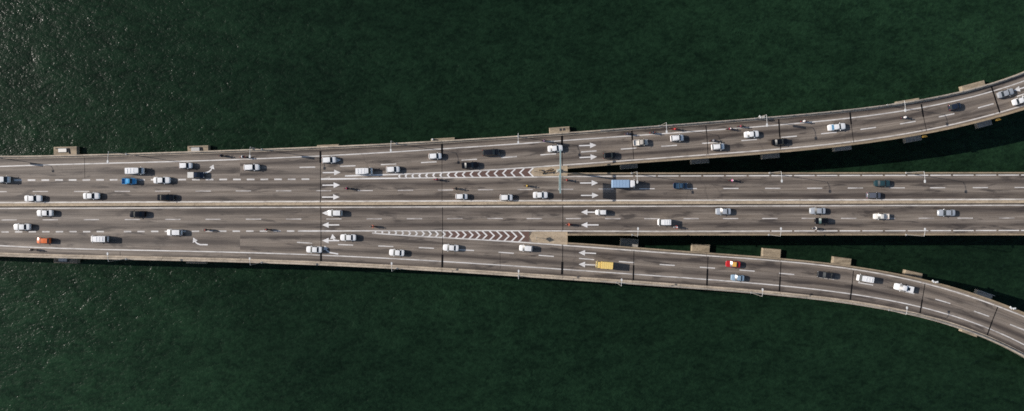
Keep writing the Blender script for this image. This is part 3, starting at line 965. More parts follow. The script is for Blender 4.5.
# ------------------------------------------------------------------ vehicles
NCOL = 5
def loft(stations, tags):
    """stations: (x, half width, z low, z belt, half width top, z top); tags: dict of gap index -> 'rear'/'wind'/'side'; returns MBs"""
    out = {k: MB() for k in ('body', 'rear_window', 'windscreen', 'side_l', 'side_r')}
    rows = []
    for (x, w, zl, zb, wt, zt) in stations:
        half = [(w * 0.92, zl), (w, zl + (zb - zl) * 0.5), (w * 0.975, zb), (wt, zt), (wt * 0.55, zt + 0.035)]
        row = [(x, y, z) for y, z in half] + [(x, 0, zt + 0.045)] + [(x, -y, z) for y, z in reversed(half)]
        rows.append(row)
    n = len(rows[0])
    for i in range(len(rows) - 1):
        t = tags.get(i)
        for j in range(n - 1):
            q = [rows[i][j], rows[i][j + 1], rows[i + 1][j + 1], rows[i + 1][j]]
            key = 'body'
            if t in ('rear_window', 'windscreen') and j in (3, 4, 5, 6): key = t
            if t == 'side' and j == 2: key = 'side_l'
            if t == 'side' and j == 7: key = 'side_r'
            out[key].add(q, [(0, 1, 2, 3)])
        a, b = rows[i], rows[i + 1]
        out['body'].add([a[0], a[-1], b[-1], b[0]], [(0, 1, 2, 3)])
    out['body'].add(rows[0], [tuple(range(n))]); out['body'].add(rows[-1], [tuple(reversed(range(n)))])
    return out


def weld(mb, name, mats, smooth=38, centre=None):
    me = mb.mesh(name, mats)
    bm = bmesh.new(); bm.from_mesh(me)
    bmesh.ops.remove_doubles(bm, verts=bm.verts, dist=0.0005)
    bmesh.ops.recalc_face_normals(bm, faces=bm.faces)
    if len([f for f in bm.faces]) and all(len(e.link_faces) == 1 for f in bm.faces for e in f.edges) or name in ('windscreen', 'rear_window', 'side_window'):
        s = sum(f.normal.z * f.calc_area() for f in bm.faces)
        if s < 0: bmesh.ops.reverse_faces(bm, faces=bm.faces)
    bm.to_mesh(me); bm.free()
    me.polygons.foreach_set('use_smooth', [True] * len(me.polygons))
    me.set_sharp_from_angle(angle=math.radians(smooth))
    return me


PAINT0 = plain('vehicle_paint', (0.7, 0.7, 0.7), 0.3, 0.0, 0.03, 0.5, 0.4)
SHAPES = {
 'sedan': dict(L=4.3, st=[(-2.15,.50,.38,.76,.42,.88),(-2.08,.72,.27,.92,.58,1.02),(-1.76,.83,.2,.96,.70,1.07),(-1.34,.85,.2,.96,.72,1.08),(-.90,.86,.2,.96,.65,1.36),(-.34,.86,.2,.95,.66,1.39),(-.24,.86,.2,.95,.66,1.392),(.36,.86,.2,.95,.67,1.375),(.90,.86,.2,.94,.75,1.03),(1.6,.84,.2,.91,.71,.995),(1.98,.74,.25,.84,.58,.93),(2.13,.50,.35,.64,.40,.76)],
   tags={3:'rear_window',4:'side',6:'side',7:'windscreen'}, wb=(1.32,-1.3), r=.31, tw=.70, hl=(1.98,.56,.70), tl=(-2.04,.58,.80), mir=(.72,.94,.98)),
 'hatchback': dict(L=3.7, st=[(-1.85,.58,.38,.75,.5,.82),(-1.8,.75,.27,.88,.62,1.0),(-1.72,.79,.2,.93,.66,1.06),(-1.46,.80,.2,.94,.64,1.42),(-.5,.81,.2,.95,.66,1.46),(-.4,.81,.2,.95,.66,1.465),(.38,.81,.2,.95,.67,1.44),(.92,.81,.2,.96,.72,1.09),(1.5,.79,.22,.93,.69,1.04),(1.74,.69,.28,.84,.57,.95),(1.87,.46,.36,.62,.36,.70)],
   tags={2:'rear_window',3:'side',5:'side',6:'windscreen'}, wb=(1.15,-1.15), r=.29, tw=.66, hl=(1.72,.52,.72), tl=(-1.78,.6,.92), mir=(.74,.90,1.02)),
 'suv': dict(L=4.3, st=[(-2.15,.62,.45,.85,.54,.92),(-2.1,.8,.34,1.0,.68,1.1),(-2.02,.86,.28,1.04,.73,1.16),(-1.78,.87,.28,1.05,.70,1.62),(-.6,.88,.28,1.06,.72,1.69),(-.48,.88,.28,1.06,.72,1.695),(.42,.88,.28,1.06,.73,1.66),(1.0,.88,.28,1.05,.78,1.18),(1.7,.86,.3,1.0,.74,1.12),(2.02,.77,.36,.82,.62,.88),(2.13,.6,.45,.7,.48,.75)],
   tags={2:'rear_window',3:'side',5:'side',6:'windscreen'}, wb=(1.32,-1.32), r=.36, tw=.72, hl=(2.0,.58,.80), tl=(-2.08,.68,1.02), mir=(.74,.98,1.14)),
 'van': dict(L=4.4, st=[(-2.2,.70,.42,.9,.62,1.0),(-2.17,.8,.3,1.1,.72,1.2),(-2.02,.83,.26,1.12,.73,1.86),(-.95,.84,.26,1.14,.74,1.92),(-.8,.84,.26,1.14,.74,1.92),(.2,.84,.26,1.14,.74,1.92),(.32,.84,.26,1.14,.74,1.92),(1.32,.84,.26,1.13,.74,1.84),(1.84,.83,.26,1.1,.76,1.24),(2.1,.78,.3,1.0,.68,1.12),(2.2,.62,.42,.75,.52,.86)],
   tags={1:'rear_window',3:'side',5:'side',6:'side',7:'windscreen'}, wb=(1.4,-1.35), r=.31, tw=.70, hl=(2.06,.56,.78), tl=(-2.16,.66,.95), mir=(1.66,.96,1.22)),
 'pickup': dict(L=4.9, st=[(-.62,.84,.34,1.0,.70,1.08),(-.58,.86,.3,1.02,.72,1.12),(-.42,.87,.3,1.03,.64,1.58),(.2,.88,.3,1.03,.66,1.64),(.3,.88,.3,1.03,.66,1.64),(.70,.88,.3,1.03,.68,1.60),(1.26,.88,.3,1.02,.76,1.14),(2.0,.86,.32,.96,.70,1.02),(2.32,.78,.36,.82,.62,.88),(2.43,.6,.46,.7,.48,.75)],
   tags={1:'rear_window',2:'side',4:'side',5:'windscreen'}, wb=(1.6,-1.5), r=.36, tw=.72, hl=(2.3,.6,.82), tl=(-2.42,.7,.86), mir=(1.05,.98,1.14)),
 'lorry': dict(L=6.0, st=[(1.45,.92,.5,1.2,.82,2.3),(1.5,.95,.45,1.25,.85,2.42),(1.95,.96,.45,1.25,.87,2.46),(2.05,.96,.45,1.25,.87,2.46),(2.72,.96,.45,1.25,.87,2.42),(2.93,.95,.45,1.2,.87,1.45),(3.0,.9,.5,.95,.82,1.1)],
   tags={1:'side',3:'side',4:'windscreen'}, wb=(2.2,-1.7), r=.40, tw=.80, hl=(2.94,.66,.8), tl=(-2.95,.8,.75), mir=(2.7,1.08,1.7)),
}
def wheel_mesh(r, w):
    t = MB(); pr = [(-w/2, r*.62), (-w/2, r*.93), (-w*.3, r), (w*.3, r), (w/2, r*.93), (w/2, r*.62)]
    n = 18; vs, fs = [], []
    for k in range(n):
        a = 2*PI*k/n
        for (y, q) in pr: vs.append((q*math.cos(a), y, q*math.sin(a)))
    m = len(pr)
    for k in range(n):
        l = (k+1) % n
        for j in range(m): fs.append((k*m+j, k*m+(j+1) % m, l*m+(j+1) % m, l*m+j))
    t.add(vs, fs)
    rm = MB(); vs = [(0, w*.36, 0), (0, -w*.36, 0)]; fs = []
    for k in range(n):
        a = 2*PI*k/n; q = r*(.62 if k % 3 else .5); vs += [(q*math.cos(a), w*.44, q*math.sin(a)), (q*math.cos(a), -w*.44, q*math.sin(a))]
    for k in range(n):
        l = (k+1) % n; fs += [(0, 2+2*k, 2+2*l), (1, 3+2*l, 3+2*k)]
    rm.add(vs, fs)
    return t.mesh('wheel', M_TYRE, 35), rm.mesh('rim', M_RIM, 35)

def build_proto(kind):
    """dict list of (part name, mesh, location, [sub parts], paint?)"""
    S = SHAPES[kind]; P = []
    lf = loft(S['st'], S['tags'])
    subs_b = []
    P.append(('cab' if kind == 'lorry' else 'body', weld(lf['body'], 'body', PAINT0), (0, 0, 0), [], 'paint'))
    for k, nm in (('windscreen', 'windscreen'), ('rear_window', 'rear_window'), ('side_l', 'side_window'), ('side_r', 'side_window')):
        if lf[k].v: P.append((nm, weld(lf[k], nm, M_GLASS), (0, 0, 0), [], 'glass_' + k))
    wt, wr = wheel_mesh(S['r'], .2)
    for x in S['wb']:
        for s in (-1, 1): P.append(('wheel', wt, (x, s * (S['tw'] + .06), S['r']), [('rim', wr)], None))
    def small(nm, c, s, mat, ch=0.02, rz=0):
        mb = MB(); mb.box((0, 0, 0), s, rz, 0, ch); return (nm, mb.mesh(nm, mat), c, [], None)
    hx, hy, hz = S['hl']; tx, ty, tz = S['tl']; mx, my, mz = S['mir']
    for s in (-1, 1):
        P.append(small('headlight', (hx, s*hy, hz), (.22, .26, .13), M_HEAD, .03, -.5*s))
        P.append(small('tail_light', (tx, s*ty, tz), (.12, .24, .15), M_TAIL, .02))
        mb = MB(); mb.box((0, 0, 0), (.12, .2, .13), 0.2*s, 0, .03)
        P.append(('door_mirror', mb.mesh('door_mirror', PAINT0), (mx, s*my, mz), [], 'paint'))
    nose = S['st'][-1]; tail = S['st'][0]
    if kind == 'pickup':
        mb = MB(); mb.box((-1.55, 0, .68), (1.82, 1.62, .08)); mb.box((-1.55, .78, .86), (1.82, .1, .42), 0, 0, .02); mb.box((-1.55, -.78, .86), (1.82, .1, .42), 0, 0, .02)
        mb.box((-2.43, 0, .86), (.08, 1.66, .42), 0, 0, .02); mb.box((-.68, 0, .86), (.07, 1.46, .42), 0, 0, .02); mb.box((-1.55, 0, .46), (1.8, 1.5, .34))
        P.append(('cargo_bed', mb.mesh('cargo_bed', PAINT0), (0, 0, 0), [], 'paint'))
    elif kind == 'lorry':
        mb = MB(); mb.box((-.3, 0, .62), (5.2, .9, .22)); P.append(('chassis', mb.mesh('chassis', M_PLASTIC), (0, 0, 0), [], None))
        mb = MB(); mb.box((-.82, 0, 1.68), (4.36, 1.98, 1.9), 0, 0, .06)
        P.append(('cargo_box', mb.mesh('cargo_box', PAINT0), (0, 0, 0), [], 'cargo'))
        for k in range(6):
            mb = MB(); mb.tube([(-2.85 + .8*k, -1.0, 2.55), (-2.85 + .8*k, -.9, 2.645), (-2.85 + .8*k, .9, 2.645), (-2.85 + .8*k, 1.0, 2.55)], .02, 6)
            P.append(('roof_bow', mb.mesh('roof_bow', PAINT0), (0, 0, 0), [], 'cargo'))
    elif kind == 'van':
        for k in range(3):
            mb = MB(); mb.box((-1.4 + .8*k, 0, 1.975), (.10, 1.1, .05)); P.append(('roof_rib', mb.mesh('roof_rib', PAINT0), (0, 0, 0), [], 'paint'))
    elif kind == 'suv':
        for s in (-1, 1):
            mb = MB(); mb.tube([(-1.4, s*.6, 1.68), (-1.2, s*.6, 1.76), (.1, s*.6, 1.76), (.25, s*.6, 1.70)], .025, 6); P.append(('roof_rail', mb.mesh('roof_rail', M_DARK), (0, 0, 0), [], None))
    mb = MB(); mb.box((nose[0] - .03, 0, .40), (.12, 1.1, .16), 0, 0, .02); P.append(('bumper', mb.mesh('bumper', M_PLASTIC), (0, 0, 0), [], None))
    if kind in ('sedan', 'hatchback'):
        mb = MB(); mb.tube([(-.6, 0, 1.45), (-.75, 0, 1.62)], .012, 5); P.append(('aerial', mb.mesh('aerial', M_PLASTIC), (0, 0, 0), [], None))
    return P
PROTO = {k: build_proto(k) for k in SHAPES}

def recolour(o, mat):
    if mat is None: return
    o.material_slots[0].link = 'OBJECT'; o.material_slots[0].material = mat

def car_paint(name, c, metal=0.0, rough=0.3): return plain('paint_' + name, c, rough, metal, 0.03, 0.4, 0.25)
PAINTS = dict(white=car_paint('white', (.80, .80, .79)), offwhite=car_paint('offwhite', (.70, .68, .63)), silver=car_paint('silver', (.52, .55, .58), .35), paleblue=car_paint('paleblue', (.27, .38, .48), .1),
    black=car_paint('black', (.004, .004, .005), 0.0, .14), charcoal=car_paint('charcoal', (.014, .015, .018), 0.0, .15), navy=car_paint('navy', (.016, .024, .042), 0.0, .16), dblue=car_paint('dark_blue', (.035, .075, .13)),
    teal=car_paint('dark_teal', (.022, .055, .065)), grey=car_paint('grey', (.13, .14, .17), .2), blue=car_paint('bright_blue', (.06, .33, .62)), orange=car_paint('orange', (.72, .17, .05)),
    red=car_paint('red', (.42, .018, .022)), yellow=car_paint('yellow', (.74, .53, .17)), taxiyellow=car_paint('taxi_yellow', (.72, .42, .10)), beige=car_paint('beige', (.52, .48, .42)), tarp=plain('blue_tarpaulin', (.26, .38, .53), .6),
    yellowbox=plain('yellow_box_panel', (.78, .57, .19), .5), palegrey=car_paint('pale_grey', (.40, .42, .44), .2))

def heading(px, py, d):
    if py < 177 and (px > 566 or py < W2(px)) and py < EMT(px):
        a, b = W1(px), (W2R(px) if px > 365 else W3(px)); t = (py - a) / (b - a)
        s = tangent(W1, px) * (1 - t) + tangent(W2R if px > 365 else W3, px) * t
    elif py > 232 and (px < 566 or py > EMB(px)):
        g = W4R if px > 372 else W3B
        a, b = g(px), W5(px); t = (py - a) / (b - a)
        s = tangent(g, px) * (1 - t) + tangent(W5, px) * t
    else:
        s = tangent(MED, px)
    return s + (PI if d == 'l' else 0)

NAMES = dict(sedan='car', hatchback='car', suv='car', van='van', pickup='pickup_truck', lorry='lorry')
CATS = dict(sedan='car', hatchback='car', suv='car', van='van', pickup='pickup truck', lorry='lorry')
def vehicle(kind, px, py, d, Lpx, colour, label, wide=1.0, glass=None, over=None, turn=0.0):
    S = SHAPES[kind]
    zc = .7
    p = W(px, py, zc); p.z = 0.014
    r = empty(NAMES[kind], p, heading(px, py, d) + turn)
    r.scale = (0.96 * Lpx / 4.0 / S['L'], wide * 0.95, 1)
    tag(r, label, CATS[kind], 'vehicles driving on the bridge')
    for (nm, me, loc, subs, pk) in PROTO[kind]:
        o = put(nm, me, r, loc)
        key = pk
        if pk == 'paint': recolour(o, PAINTS[colour])
        if pk == 'cargo': recolour(o, PAINTS[(over or {}).get('cargo', colour)])
        if pk and pk.startswith('glass') and glass: recolour(o, glass)
        if over and nm in over: recolour(o, PAINTS[over[nm]] if isinstance(over[nm], str) else over[nm])
        for (sn, sm) in subs: put(sn, sm, o)
    return r

def on_roof(r, nm, c, s, mat, ch=0.03):
    mb = MB(); mb.box(c, s, 0, 0, ch); return put(nm, mb.mesh(nm, mat), r)

V = vehicle
# upper carriageway, driving to the right
V('van', 1.8, 179.6, 'r', 17.4, 'white', 'white van cut off by the picture edge on the short dashed line')
V('sedan', 33.7, 198.4, 'r', 17.4, 'white', 'white sedan by the median barrier, hindmost on the upper carriageway')
V('sedan', 91.8, 195.9, 'r', 16.6, 'white', 'white sedan by the median, second from the hindmost on the upper carriageway', 1.0)
V('pickup', 129.6, 181.2, 'r', 14.4, 'blue', 'small bright blue pickup truck on the short dashed line', .92)
v = V('van', 135.4, 170.9, 'r', 18.2, 'white', 'long white van directly above the bright blue pickup', 1.04)
V('sedan', 162.2, 180.2, 'r', 17.2, 'white', 'white sedan on the short dashes ahead of the bright blue pickup')
V('sedan', 166, 197.5, 'r', 17.4, 'black', 'black sedan by the median below a white sedan on the dashes')
V('hatchback', 186, 165.6, 'r', 13.2, 'white', 'white hatchback just above the dark pickup with painted sun glint', .95)
v = V('pickup', 196.4, 175, 'r', 16.6, 'navy', 'dark pickup with its sun glint painted white beside the upward curved arrow', .93)
on_roof(v, 'bed_top', (-1.55, 0, 1.12), (1.86, 1.62, .14), PAINTS['offwhite'])  # sun glint off rear window and boot, built as an off-white slab
V('hatchback', 251.8, 167.3, 'r', 16.2, 'white', 'lone white hatchback ahead of the upward curved arrow')
V('hatchback', 329.2, 160, 'r', 14.6, 'white', 'white hatchback covering the shaft of an arrow in the top lane')
V('van', 364.2, 171.2, 'r', 17.4, 'white', 'white panel van past the column of three right arrows', 1.02)
V('hatchback', 393, 169.4, 'r', 14, 'white', 'short white hatchback beside the thin tip of the upper chevrons', .98)
V('hatchback', 435.2, 156.1, 'r', 13.4, 'white', 'white hatchback reaching the dark joint above the upper chevrons', .95)
V('suv', 491, 152.4, 'r', 17.4, 'charcoal', 'black SUV in the outer lane above the upper chevrons', .98)
V('sedan', 470, 165.3, 'r', 17.2, 'black', 'black sedan skirting the edge of the upper chevrons')
V('sedan', 555.2, 148.5, 'r', 15.8, 'white', 'white sedan at the ramp end of the teal gantry beam')
V('hatchback', 461.6, 196.5, 'r', 12.6, 'white', 'small white hatchback by the median, third behind the gantry beam', .9)
V('hatchback', 506.3, 197.5, 'r', 13.2, 'white', 'white hatchback by the median, second behind the gantry beam')
V('sedan', 540.4, 195, 'r', 15.4, 'white', 'white sedan by the median about to pass the gantry beam')
V('hatchback', 609.4, 155.5, 'r', 12.8, 'black', 'black hatchback past the two arrows on the upper ramp')
V('pickup', 640.6, 142.4, 'r', 15.2, 'beige', 'pale beige pickup on the upper ramp at the first ramp joint', .92, over=dict(cargo_bed='offwhite'))
V('suv', 677, 138.1, 'r', 13.8, 'white', 'white SUV on the upper ramp below the red motorbike', .95)
V('suv', 717.8, 146.8, 'r', 13.6, 'white', 'white SUV in the inner ramp lane beside the black motorbike', .95)
V('sedan', 751.5, 134.3, 'r', 15.2, 'silver', 'silver white sedan on the upper ramp before the dark joint', over=dict(body='white'))
V('sedan', 779.6, 142, 'r', 16.6, 'black', 'black sedan crossing a dark joint on the upper ramp', over=None)
V('sedan', 836.6, 127, 'r', 18.4, 'white', 'white sedan with blue rear glass on the upper ramp', over=dict(rear_window=M_GLASS_B))
V('hatchback', 954.6, 106.5, 'r', 12.4, 'navy', 'dark navy hatchback alone on the upper ramp bend', .98)
V('sedan', 1005.4, 93.2, 'r', 17, 'palegrey', 'silver grey sedan on the upper ramp close to a white arrow')
V('sedan', 1020.5, 100.4, 'r', 17, 'white', 'white car cut by the picture edge at the end of the upper ramp')
# straight deck, upper half
v = V('lorry', 623, 183.9, 'r', 24.2, 'white', 'small lorry with a blue covered box and white cab', 1.02, over=dict(cargo='tarp'))
V('pickup', 680.4, 185.7, 'r', 14.6, 'dblue', 'dark blue pickup well ahead of the blue lorry', .9)
V('sedan', 882, 183.3, 'r', 16.4, 'teal', 'dark teal sedan above the grey hatchback on the straight deck')
V('hatchback', 873.4, 195.4, 'r', 14.4, 'grey', 'grey hatchback with red tail lights by the median barrier')
# lower carriageway, driving to the left
V('sedan', 45, 213, 'l', 16.4, 'white', 'white sedan by the median, foremost on the lower carriageway')
V('sedan', 22.2, 226.9, 'l', 17.2, 'white', 'white sedan on the short dashed line in front of the orange hatchback')
V('hatchback', 43.8, 240.6, 'l', 13.4, 'orange', 'orange hatchback in the lowest lane', .95)
V('van', 100, 238.9, 'l', 17.2, 'white', 'white van in the lowest lane behind the orange hatchback')
V('sedan', 137.6, 214.2, 'l', 16.4, 'black', 'black sedan by the median on the lower carriageway')
V('hatchback', 174.7, 232.4, 'l', 15.4, 'white', 'white hatchback on the short dashes before the hooked arrow')
V('hatchback', 335.2, 213, 'l', 14.6, 'white', 'white hatchback covering the tail of an arrow by the median joint')
V('sedan', 348.2, 237.5, 'l', 16.4, 'white', 'white sedan just behind the two headed arrow')
V('sedan', 314.2, 249.5, 'l', 16.2, 'white', 'white sedan in the lowest lane leaving the full width joint')
V('sedan', 396.8, 252.6, 'l', 15.8, 'white', 'white sedan in the lowest lane below the thin lower chevron tip')
V('sedan', 450.8, 247.7, 'l', 16.4, 'white', 'white sedan below the lower chevrons at a dark joint')
V('hatchback', 526, 248.2, 'l', 14, 'white', 'white hatchback below the lower concrete nose')
V('hatchback', 601, 212.3, 'l', 11.6, 'white', 'small white hatchback on an arrow tail by the median opposite the lorry', .86)
V('van', 664, 222.2, 'l', 13.6, 'white', 'white van on the lane dashes beside a red and white motorbike', .96)
V('sedan', 723, 211.4, 'l', 15.6, 'silver', 'silver sedan by the median opposite the pink motorbike')
V('sedan', 817.2, 210.8, 'l', 16.2, 'palegrey', 'silver grey sedan by the median directly above a black hatchback', over=dict(body='silver'))
V('hatchback', 821.4, 220.8, 'l', 13.4, 'black', 'black hatchback with teal glass below a silver grey sedan', .98, glass=M_GLASS_T)
V('pickup', 880.8, 216.4, 'l', 15.8, 'offwhite', 'white pickup with open bed on the straight deck', .86)
V('sedan', 946, 212.8, 'l', 17.8, 'silver', 'silver sedan by the median, hindmost on the lower carriageway')
# lower ramp
V('lorry', 604, 264.8, 'l', 16.8, 'yellow', 'yellow boxy lorry behind a left arrow on the lower ramp', .9, over=dict(cargo='yellowbox'), glass=M_GLASS_T)
v = V('sedan', 732.8, 264.1, 'l', 15, 'red', 'red taxi with a yellow roof on the lower ramp')
on_roof(v, 'yellow_roof', (-.25, 0, 1.475), (1.16, 1.16, .05), PAINTS['taxiyellow'])
v = V('sedan', 737.3, 277.8, 'l', 13.6, 'paleblue', 'pale blue sedan below the red taxi', .95)
V('sedan', 826, 275, 'l', 18, 'charcoal', 'black sedan alone in the middle of the lower ramp', 1.0)
V('van', 864.6, 278.6, 'l', 16.2, 'white', 'white van past the black sedan on the lower ramp bend', 1.0)
v = V('pickup', 903.4, 287.9, 'l', 19.6, 'white', 'white pickup with dark openings on the lower ramp bend')
on_roof(v, 'bed_top', (-1.55, 0, 1.12), (1.86, 1.62, .14), PAINTS['white'])
on_roof(v, 'roof_hatch', (-1.2, 0, 1.2), (.62, .8, .06), M_GLASS)

# ------------------------------------------------------------------ motorbikes and riders
def bike_proto():
    P = []
    wt, wr = wheel_mesh(.28, .1)
    for x in (.62, -.62): P.append(('wheel', wt, (x, 0, .28), [('rim', wr)], None))
    st = [(-.75,.06,.55,.66,.05,.74),(-.55,.12,.42,.64,.1,.78),(-.1,.13,.28,.6,.11,.76),(.12,.12,.25,.55,.09,.66),(.35,.10,.3,.62,.08,.80),(.52,.09,.5,.78,.07,.94),(.64,.06,.62,.82,.05,.92)]
    P.append(('body', weld(loft(st, {})['body'], 'body', PAINT0), (0, 0, 0), [], 'paint'))
    mb = MB(); mb.box((-.32, 0, .80), (.62, .24, .1), 0, 0, .03); P.append(('seat', mb.mesh('seat', M_PLASTIC), (0, 0, 0), [], None))
    mb = MB(); mb.tube([(.36, -.34, 1.0), (.46, -.12, 1.02), (.46, .12, 1.02), (.36, .34, 1.0)], .018, 6); P.append(('handlebar', mb.mesh('handlebar', M_DARK), (0, 0, 0), [], None))
    mb = MB(); mb.tube([(.46, 0, 1.0), (.66, 0, .28)], .035, 6); P.append(('fork', mb.mesh('fork', M_STEEL), (0, 0, 0), [], None))
    mb = MB(); mb.box((.64, 0, .86), (.1, .15, .12), 0, 0, .02); P.append(('headlight', mb.mesh('headlight', M_HEAD), (0, 0, 0), [], None))
    mb = MB(); mb.box((-.78, 0, .72), (.06, .16, .08)); P.append(('tail_light', mb.mesh('tail_light', M_TAIL), (0, 0, 0), [], None))
    for s in (-1, 1):
        mb = MB(); mb.tube([(.42, s*.22, 1.02), (.40, s*.30, 1.16)], .01, 5); mb.box((.40, s*.31, 1.19), (.03, .11, .08)); P.append(('mirror', mb.mesh('mirror', M_DARK), (0, 0, 0), [], None))
    return P
BIKE = bike_proto()

def rider_mesh():
    """seated rider grown as one skinned surface"""
    V_, E_, R_ = [], [], []
    def v(p, r, par=None):
        V_.append(p); R_.append(r)
        if par is not None: E_.append((par, len(V_) - 1))
        return len(V_) - 1
    pel = v((-.30, 0, .93), .15)
    wst = v((-.27, 0, 1.08), .145, pel)
    chs = v((-.18, 0, 1.30), .165, wst)
    nb = v((-.12, 0, 1.45), .085, chs)
    nk = v((-.09, 0, 1.51), .065, nb)
    hd = v((-.05, 0, 1.60), .10, nk)
    v((-.03, 0, 1.70), .085, hd)
    for s in (-1, 1):
        sh = v((-.13, s*.19, 1.40), .075, chs)
        el = v((.06, s*.31, 1.18), .05, sh)
        wr = v((.30, s*.31, 1.05), .034, el)
        pm = v((.36, s*.31, 1.045), .034, wr)
        for k, (dy, ln) in enumerate(((-.030, .058), (-.010, .066), (.010, .064), (.030, .052))):
            a = v((.395, s*(.31+dy), 1.045), .010, pm)
            b = v((.395 + ln*.45, s*(.31+dy), 1.03), .0095, a)
            v((.395 + ln*.35, s*(.31+dy), .995), .009, b)
        t = v((.345, s*.262, 1.03), .011, pm); v((.375, s*.25, 1.0), .010, t)
        hp = v((-.24, s*.12, .90), .11, pel)
        kn = v((.14, s*.20, .80), .075, hp)
        an = v((.0, s*.20, .40), .05, kn)
        v((.14, s*.21, .36), .04, an)
    me = bpy.data.meshes.new('rider_skeleton'); me.from_pydata(V_, E_, [])
    o = bpy.data.objects.new('rider_skeleton', me); COL.objects.link(o)
    md = o.modifiers.new('skin', 'SKIN'); md.use_smooth_shade = True
    sv = me.skin_vertices[0].data
    for i, r in enumerate(R_): sv[i].radius = (r, r)
    sv[0].use_root = True
    sb = o.modifiers.new('sub', 'SUBSURF'); sb.levels = 1; sb.render_levels = 1
    dg = bpy.context.evaluated_depsgraph_get()
    out = bpy.data.meshes.new_from_object(o.evaluated_get(dg))
    bpy.data.objects.remove(o); bpy.data.meshes.remove(me)
    return out
M_SKIN = plain('skin', (.36, .21, .14), .6)
M_TROUSER = plain('dark_trousers', (.03, .032, .04), .8)
JACK0 = plain('jacket_cloth', (.2, .2, .2), .8)
RIDER = rider_mesh()
RIDER.name = 'person'
RIDER.materials.clear()
for m in (JACK0, M_TROUSER, M_SKIN): RIDER.materials.append(m)
mi = []
for p in RIDER.polygons:
    c = p.center
    if c.z > 1.47 or (c.x > .29 and c.z > .95): mi.append(2)
    elif c.z < .98 and not (c.x > .2 and c.z > .95): mi.append(1)
    else: mi.append(0)
RIDER.polygons.foreach_set('material_index', mi)
RIDER.polygons.foreach_set('use_smooth', [True] * len(RIDER.polygons))
hm = bmesh.new()
bmesh.ops.create_uvsphere(hm, u_segments=16, v_segments=10, radius=.145)
for w_ in hm.verts: w_.co = Vector((w_.co.x * 1.08 - .045, w_.co.y * .96, w_.co.z * 1.0 + 1.655))
for f_ in [f for f in hm.faces if f.calc_center_median().x > .045 and f.calc_center_median().z < 1.70 ] + [f for f in hm.faces if f.calc_center_median().z < 1.57]:
    if f_.is_valid: hm.faces.remove(f_)
HELM = bpy.data.meshes.new('helmet'); hm.to_mesh(HELM); hm.free()
HELM.materials.append(PAINT0); HELM.polygons.foreach_set('use_smooth', [True] * len(HELM.polygons))
fc = MB()
for s in (-1, 1): fc.box((.062, s*.035, 1.64), (.02, .026, .014))
fc.box((.07, 0, 1.605), (.03, .022, .04)); fc.box((.06, 0, 1.572), (.02, .05, .010))
FACE = fc.mesh('face', M_SKIN)

def cloth(n, c): return plain('jacket_' + n, c, .8)
JC = dict(navy=cloth('navy', (.025, .03, .07)), white=cloth('white', (.6, .58, .58)), purple=cloth('purple', (.13, .04, .13)), red=cloth('red', (.42, .035, .03)), black=cloth('black', (.015, .015, .017)),
    olive=cloth('olive', (.26, .19, .03)), brown=cloth('brown', (.17, .06, .045)), pink=cloth('pink', (.55, .16, .30)), orange=cloth('orange', (.55, .12, .06)), grey=cloth('grey', (.2, .2, .22)), maroon=cloth('maroon', (.2, .03, .05)))
NB = [0]
def moto(px, py, d, jacket, bike, helm, where):
    p = W(px, py, .8); p.z = 0.014
    rz = heading(px, py, d)
    if py > 246: rz = tangent(E5, px) + PI
    r = empty('motorbike', p, rz)
    r.scale = (1.08, 1.15, 1)
    tag(r, f'{bike[1]} motorbike {where}', 'motorbike', 'motorbikes ridden on the bridge')
    for (nm, me, loc, subs, pk) in BIKE:
        o = put(nm, me, r, loc)
        if pk == 'paint': recolour(o, PAINTS[bike[0]])
        for sn, sm in subs: put(sn, sm, o)
    q = put('person', RIDER); q.location = p; q.rotation_euler = (0, 0, rz); q.scale = (1.05, 1.1, 1)
    tag(q, f'rider in {jacket} jacket, {helm[1]} helmet, {where}', 'person', 'motorbike riders')
    q.material_slots[0].link = 'OBJECT'; q.material_slots[0].material = JC[jacket]
    h = put('helmet', HELM, q); recolour(h, PAINTS[helm[0]])
    put('face', FACE, q)
BK, RD, WH, BL, GY = ('black', 'black'), ('red', 'red'), ('white', 'white'), ('dblue', 'blue'), ('grey', 'grey')
moto(222, 155.7, 'r', 'navy', BK, BK, 'in the top shoulder beyond the upward curved arrow')
moto(243.2, 156.8, 'r', 'white', RD, WH, 'in the top shoulder near the lone white hatchback')
moto(347.5, 188.4, 'r', 'purple', BK, RD, 'between the right arrows and the white panel van')
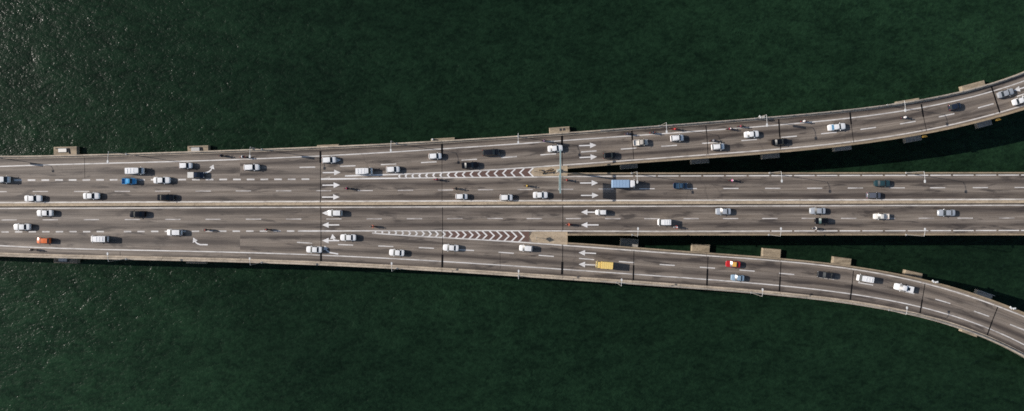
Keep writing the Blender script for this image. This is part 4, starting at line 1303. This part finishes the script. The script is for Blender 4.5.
moto(437, 179.5, 'r', 'navy', RD, RD, 'hugging the lower edge of the upper chevrons')
moto(456.4, 188.6, 'r', 'black', BK, BK, 'on the lane dashes above a small white hatchback')
moto(527.4, 185.9, 'r', 'olive', BK, ('taxiyellow', 'yellow'), 'on the lane dashes before the gantry')
moto(567, 180, 'r', 'brown', BK, RD, 'just beyond the gantry beam')
moto(544.6, 140.8, 'r', 'purple', BK, ('grey', 'grey'), 'in the top shoulder before the gantry beam')
moto(628, 133.8, 'r', 'navy', BL, BK, 'in the ramp shoulder above the pale beige pickup')
moto(653, 132.7, 'r', 'black', RD, BL, 'in the ramp shoulder before the lamp post')
moto(675, 129.0, 'r', 'red', RD, RD, 'in the ramp shoulder above the white SUV')
moto(713.6, 140.6, 'r', 'grey', BK, GY, 'on a ramp lane dash above the inner white SUV')
moto(730, 128.8, 'r', 'maroon', BK, WH, 'on the ramp edge line behind the silver white sedan')
moto(741, 126.2, 'r', 'maroon', BK, BK, 'in the ramp shoulder above the silver white sedan')
moto(804, 121.3, 'r', 'white', RD, ('offwhite', 'cream'), 'on the ramp edge line ahead of the black sedan')
moto(732.4, 180.4, 'r', 'pink', BK, ('offwhite', 'cream'), 'on the straight deck opposite a silver sedan')
moto(904.6, 117.4, 'r', 'white', GY, WH, 'at the upper ramp bend under a lamp')
moto(206.2, 229.9, 'l', 'black', BK, RD, 'on the short dashes above the hooked arrow')
moto(267, 229.6, 'l', 'black', BK, ('red', 'bright red'), 'on the short dashes before the full width joint')
moto(373, 226.4, 'l', 'orange', BK, BK, 'above the thin tip of the lower chevrons')
moto(568.8, 224.5, 'l', 'orange', RD, ('orange', 'orange'), 'by the left arrow near the lower concrete nose')
moto(676.4, 227.2, 'l', 'red', WH, WH, 'behind a white van on the lane dashes')
moto(815, 228.3, 'l', 'white', GY, ('beige', 'beige'), 'below the black hatchback with teal glass')
moto(32.4, 249.8, 'l', 'black', GY, BK, 'in the bottom shoulder near the orange hatchback')

bpy.context.view_layer.update()
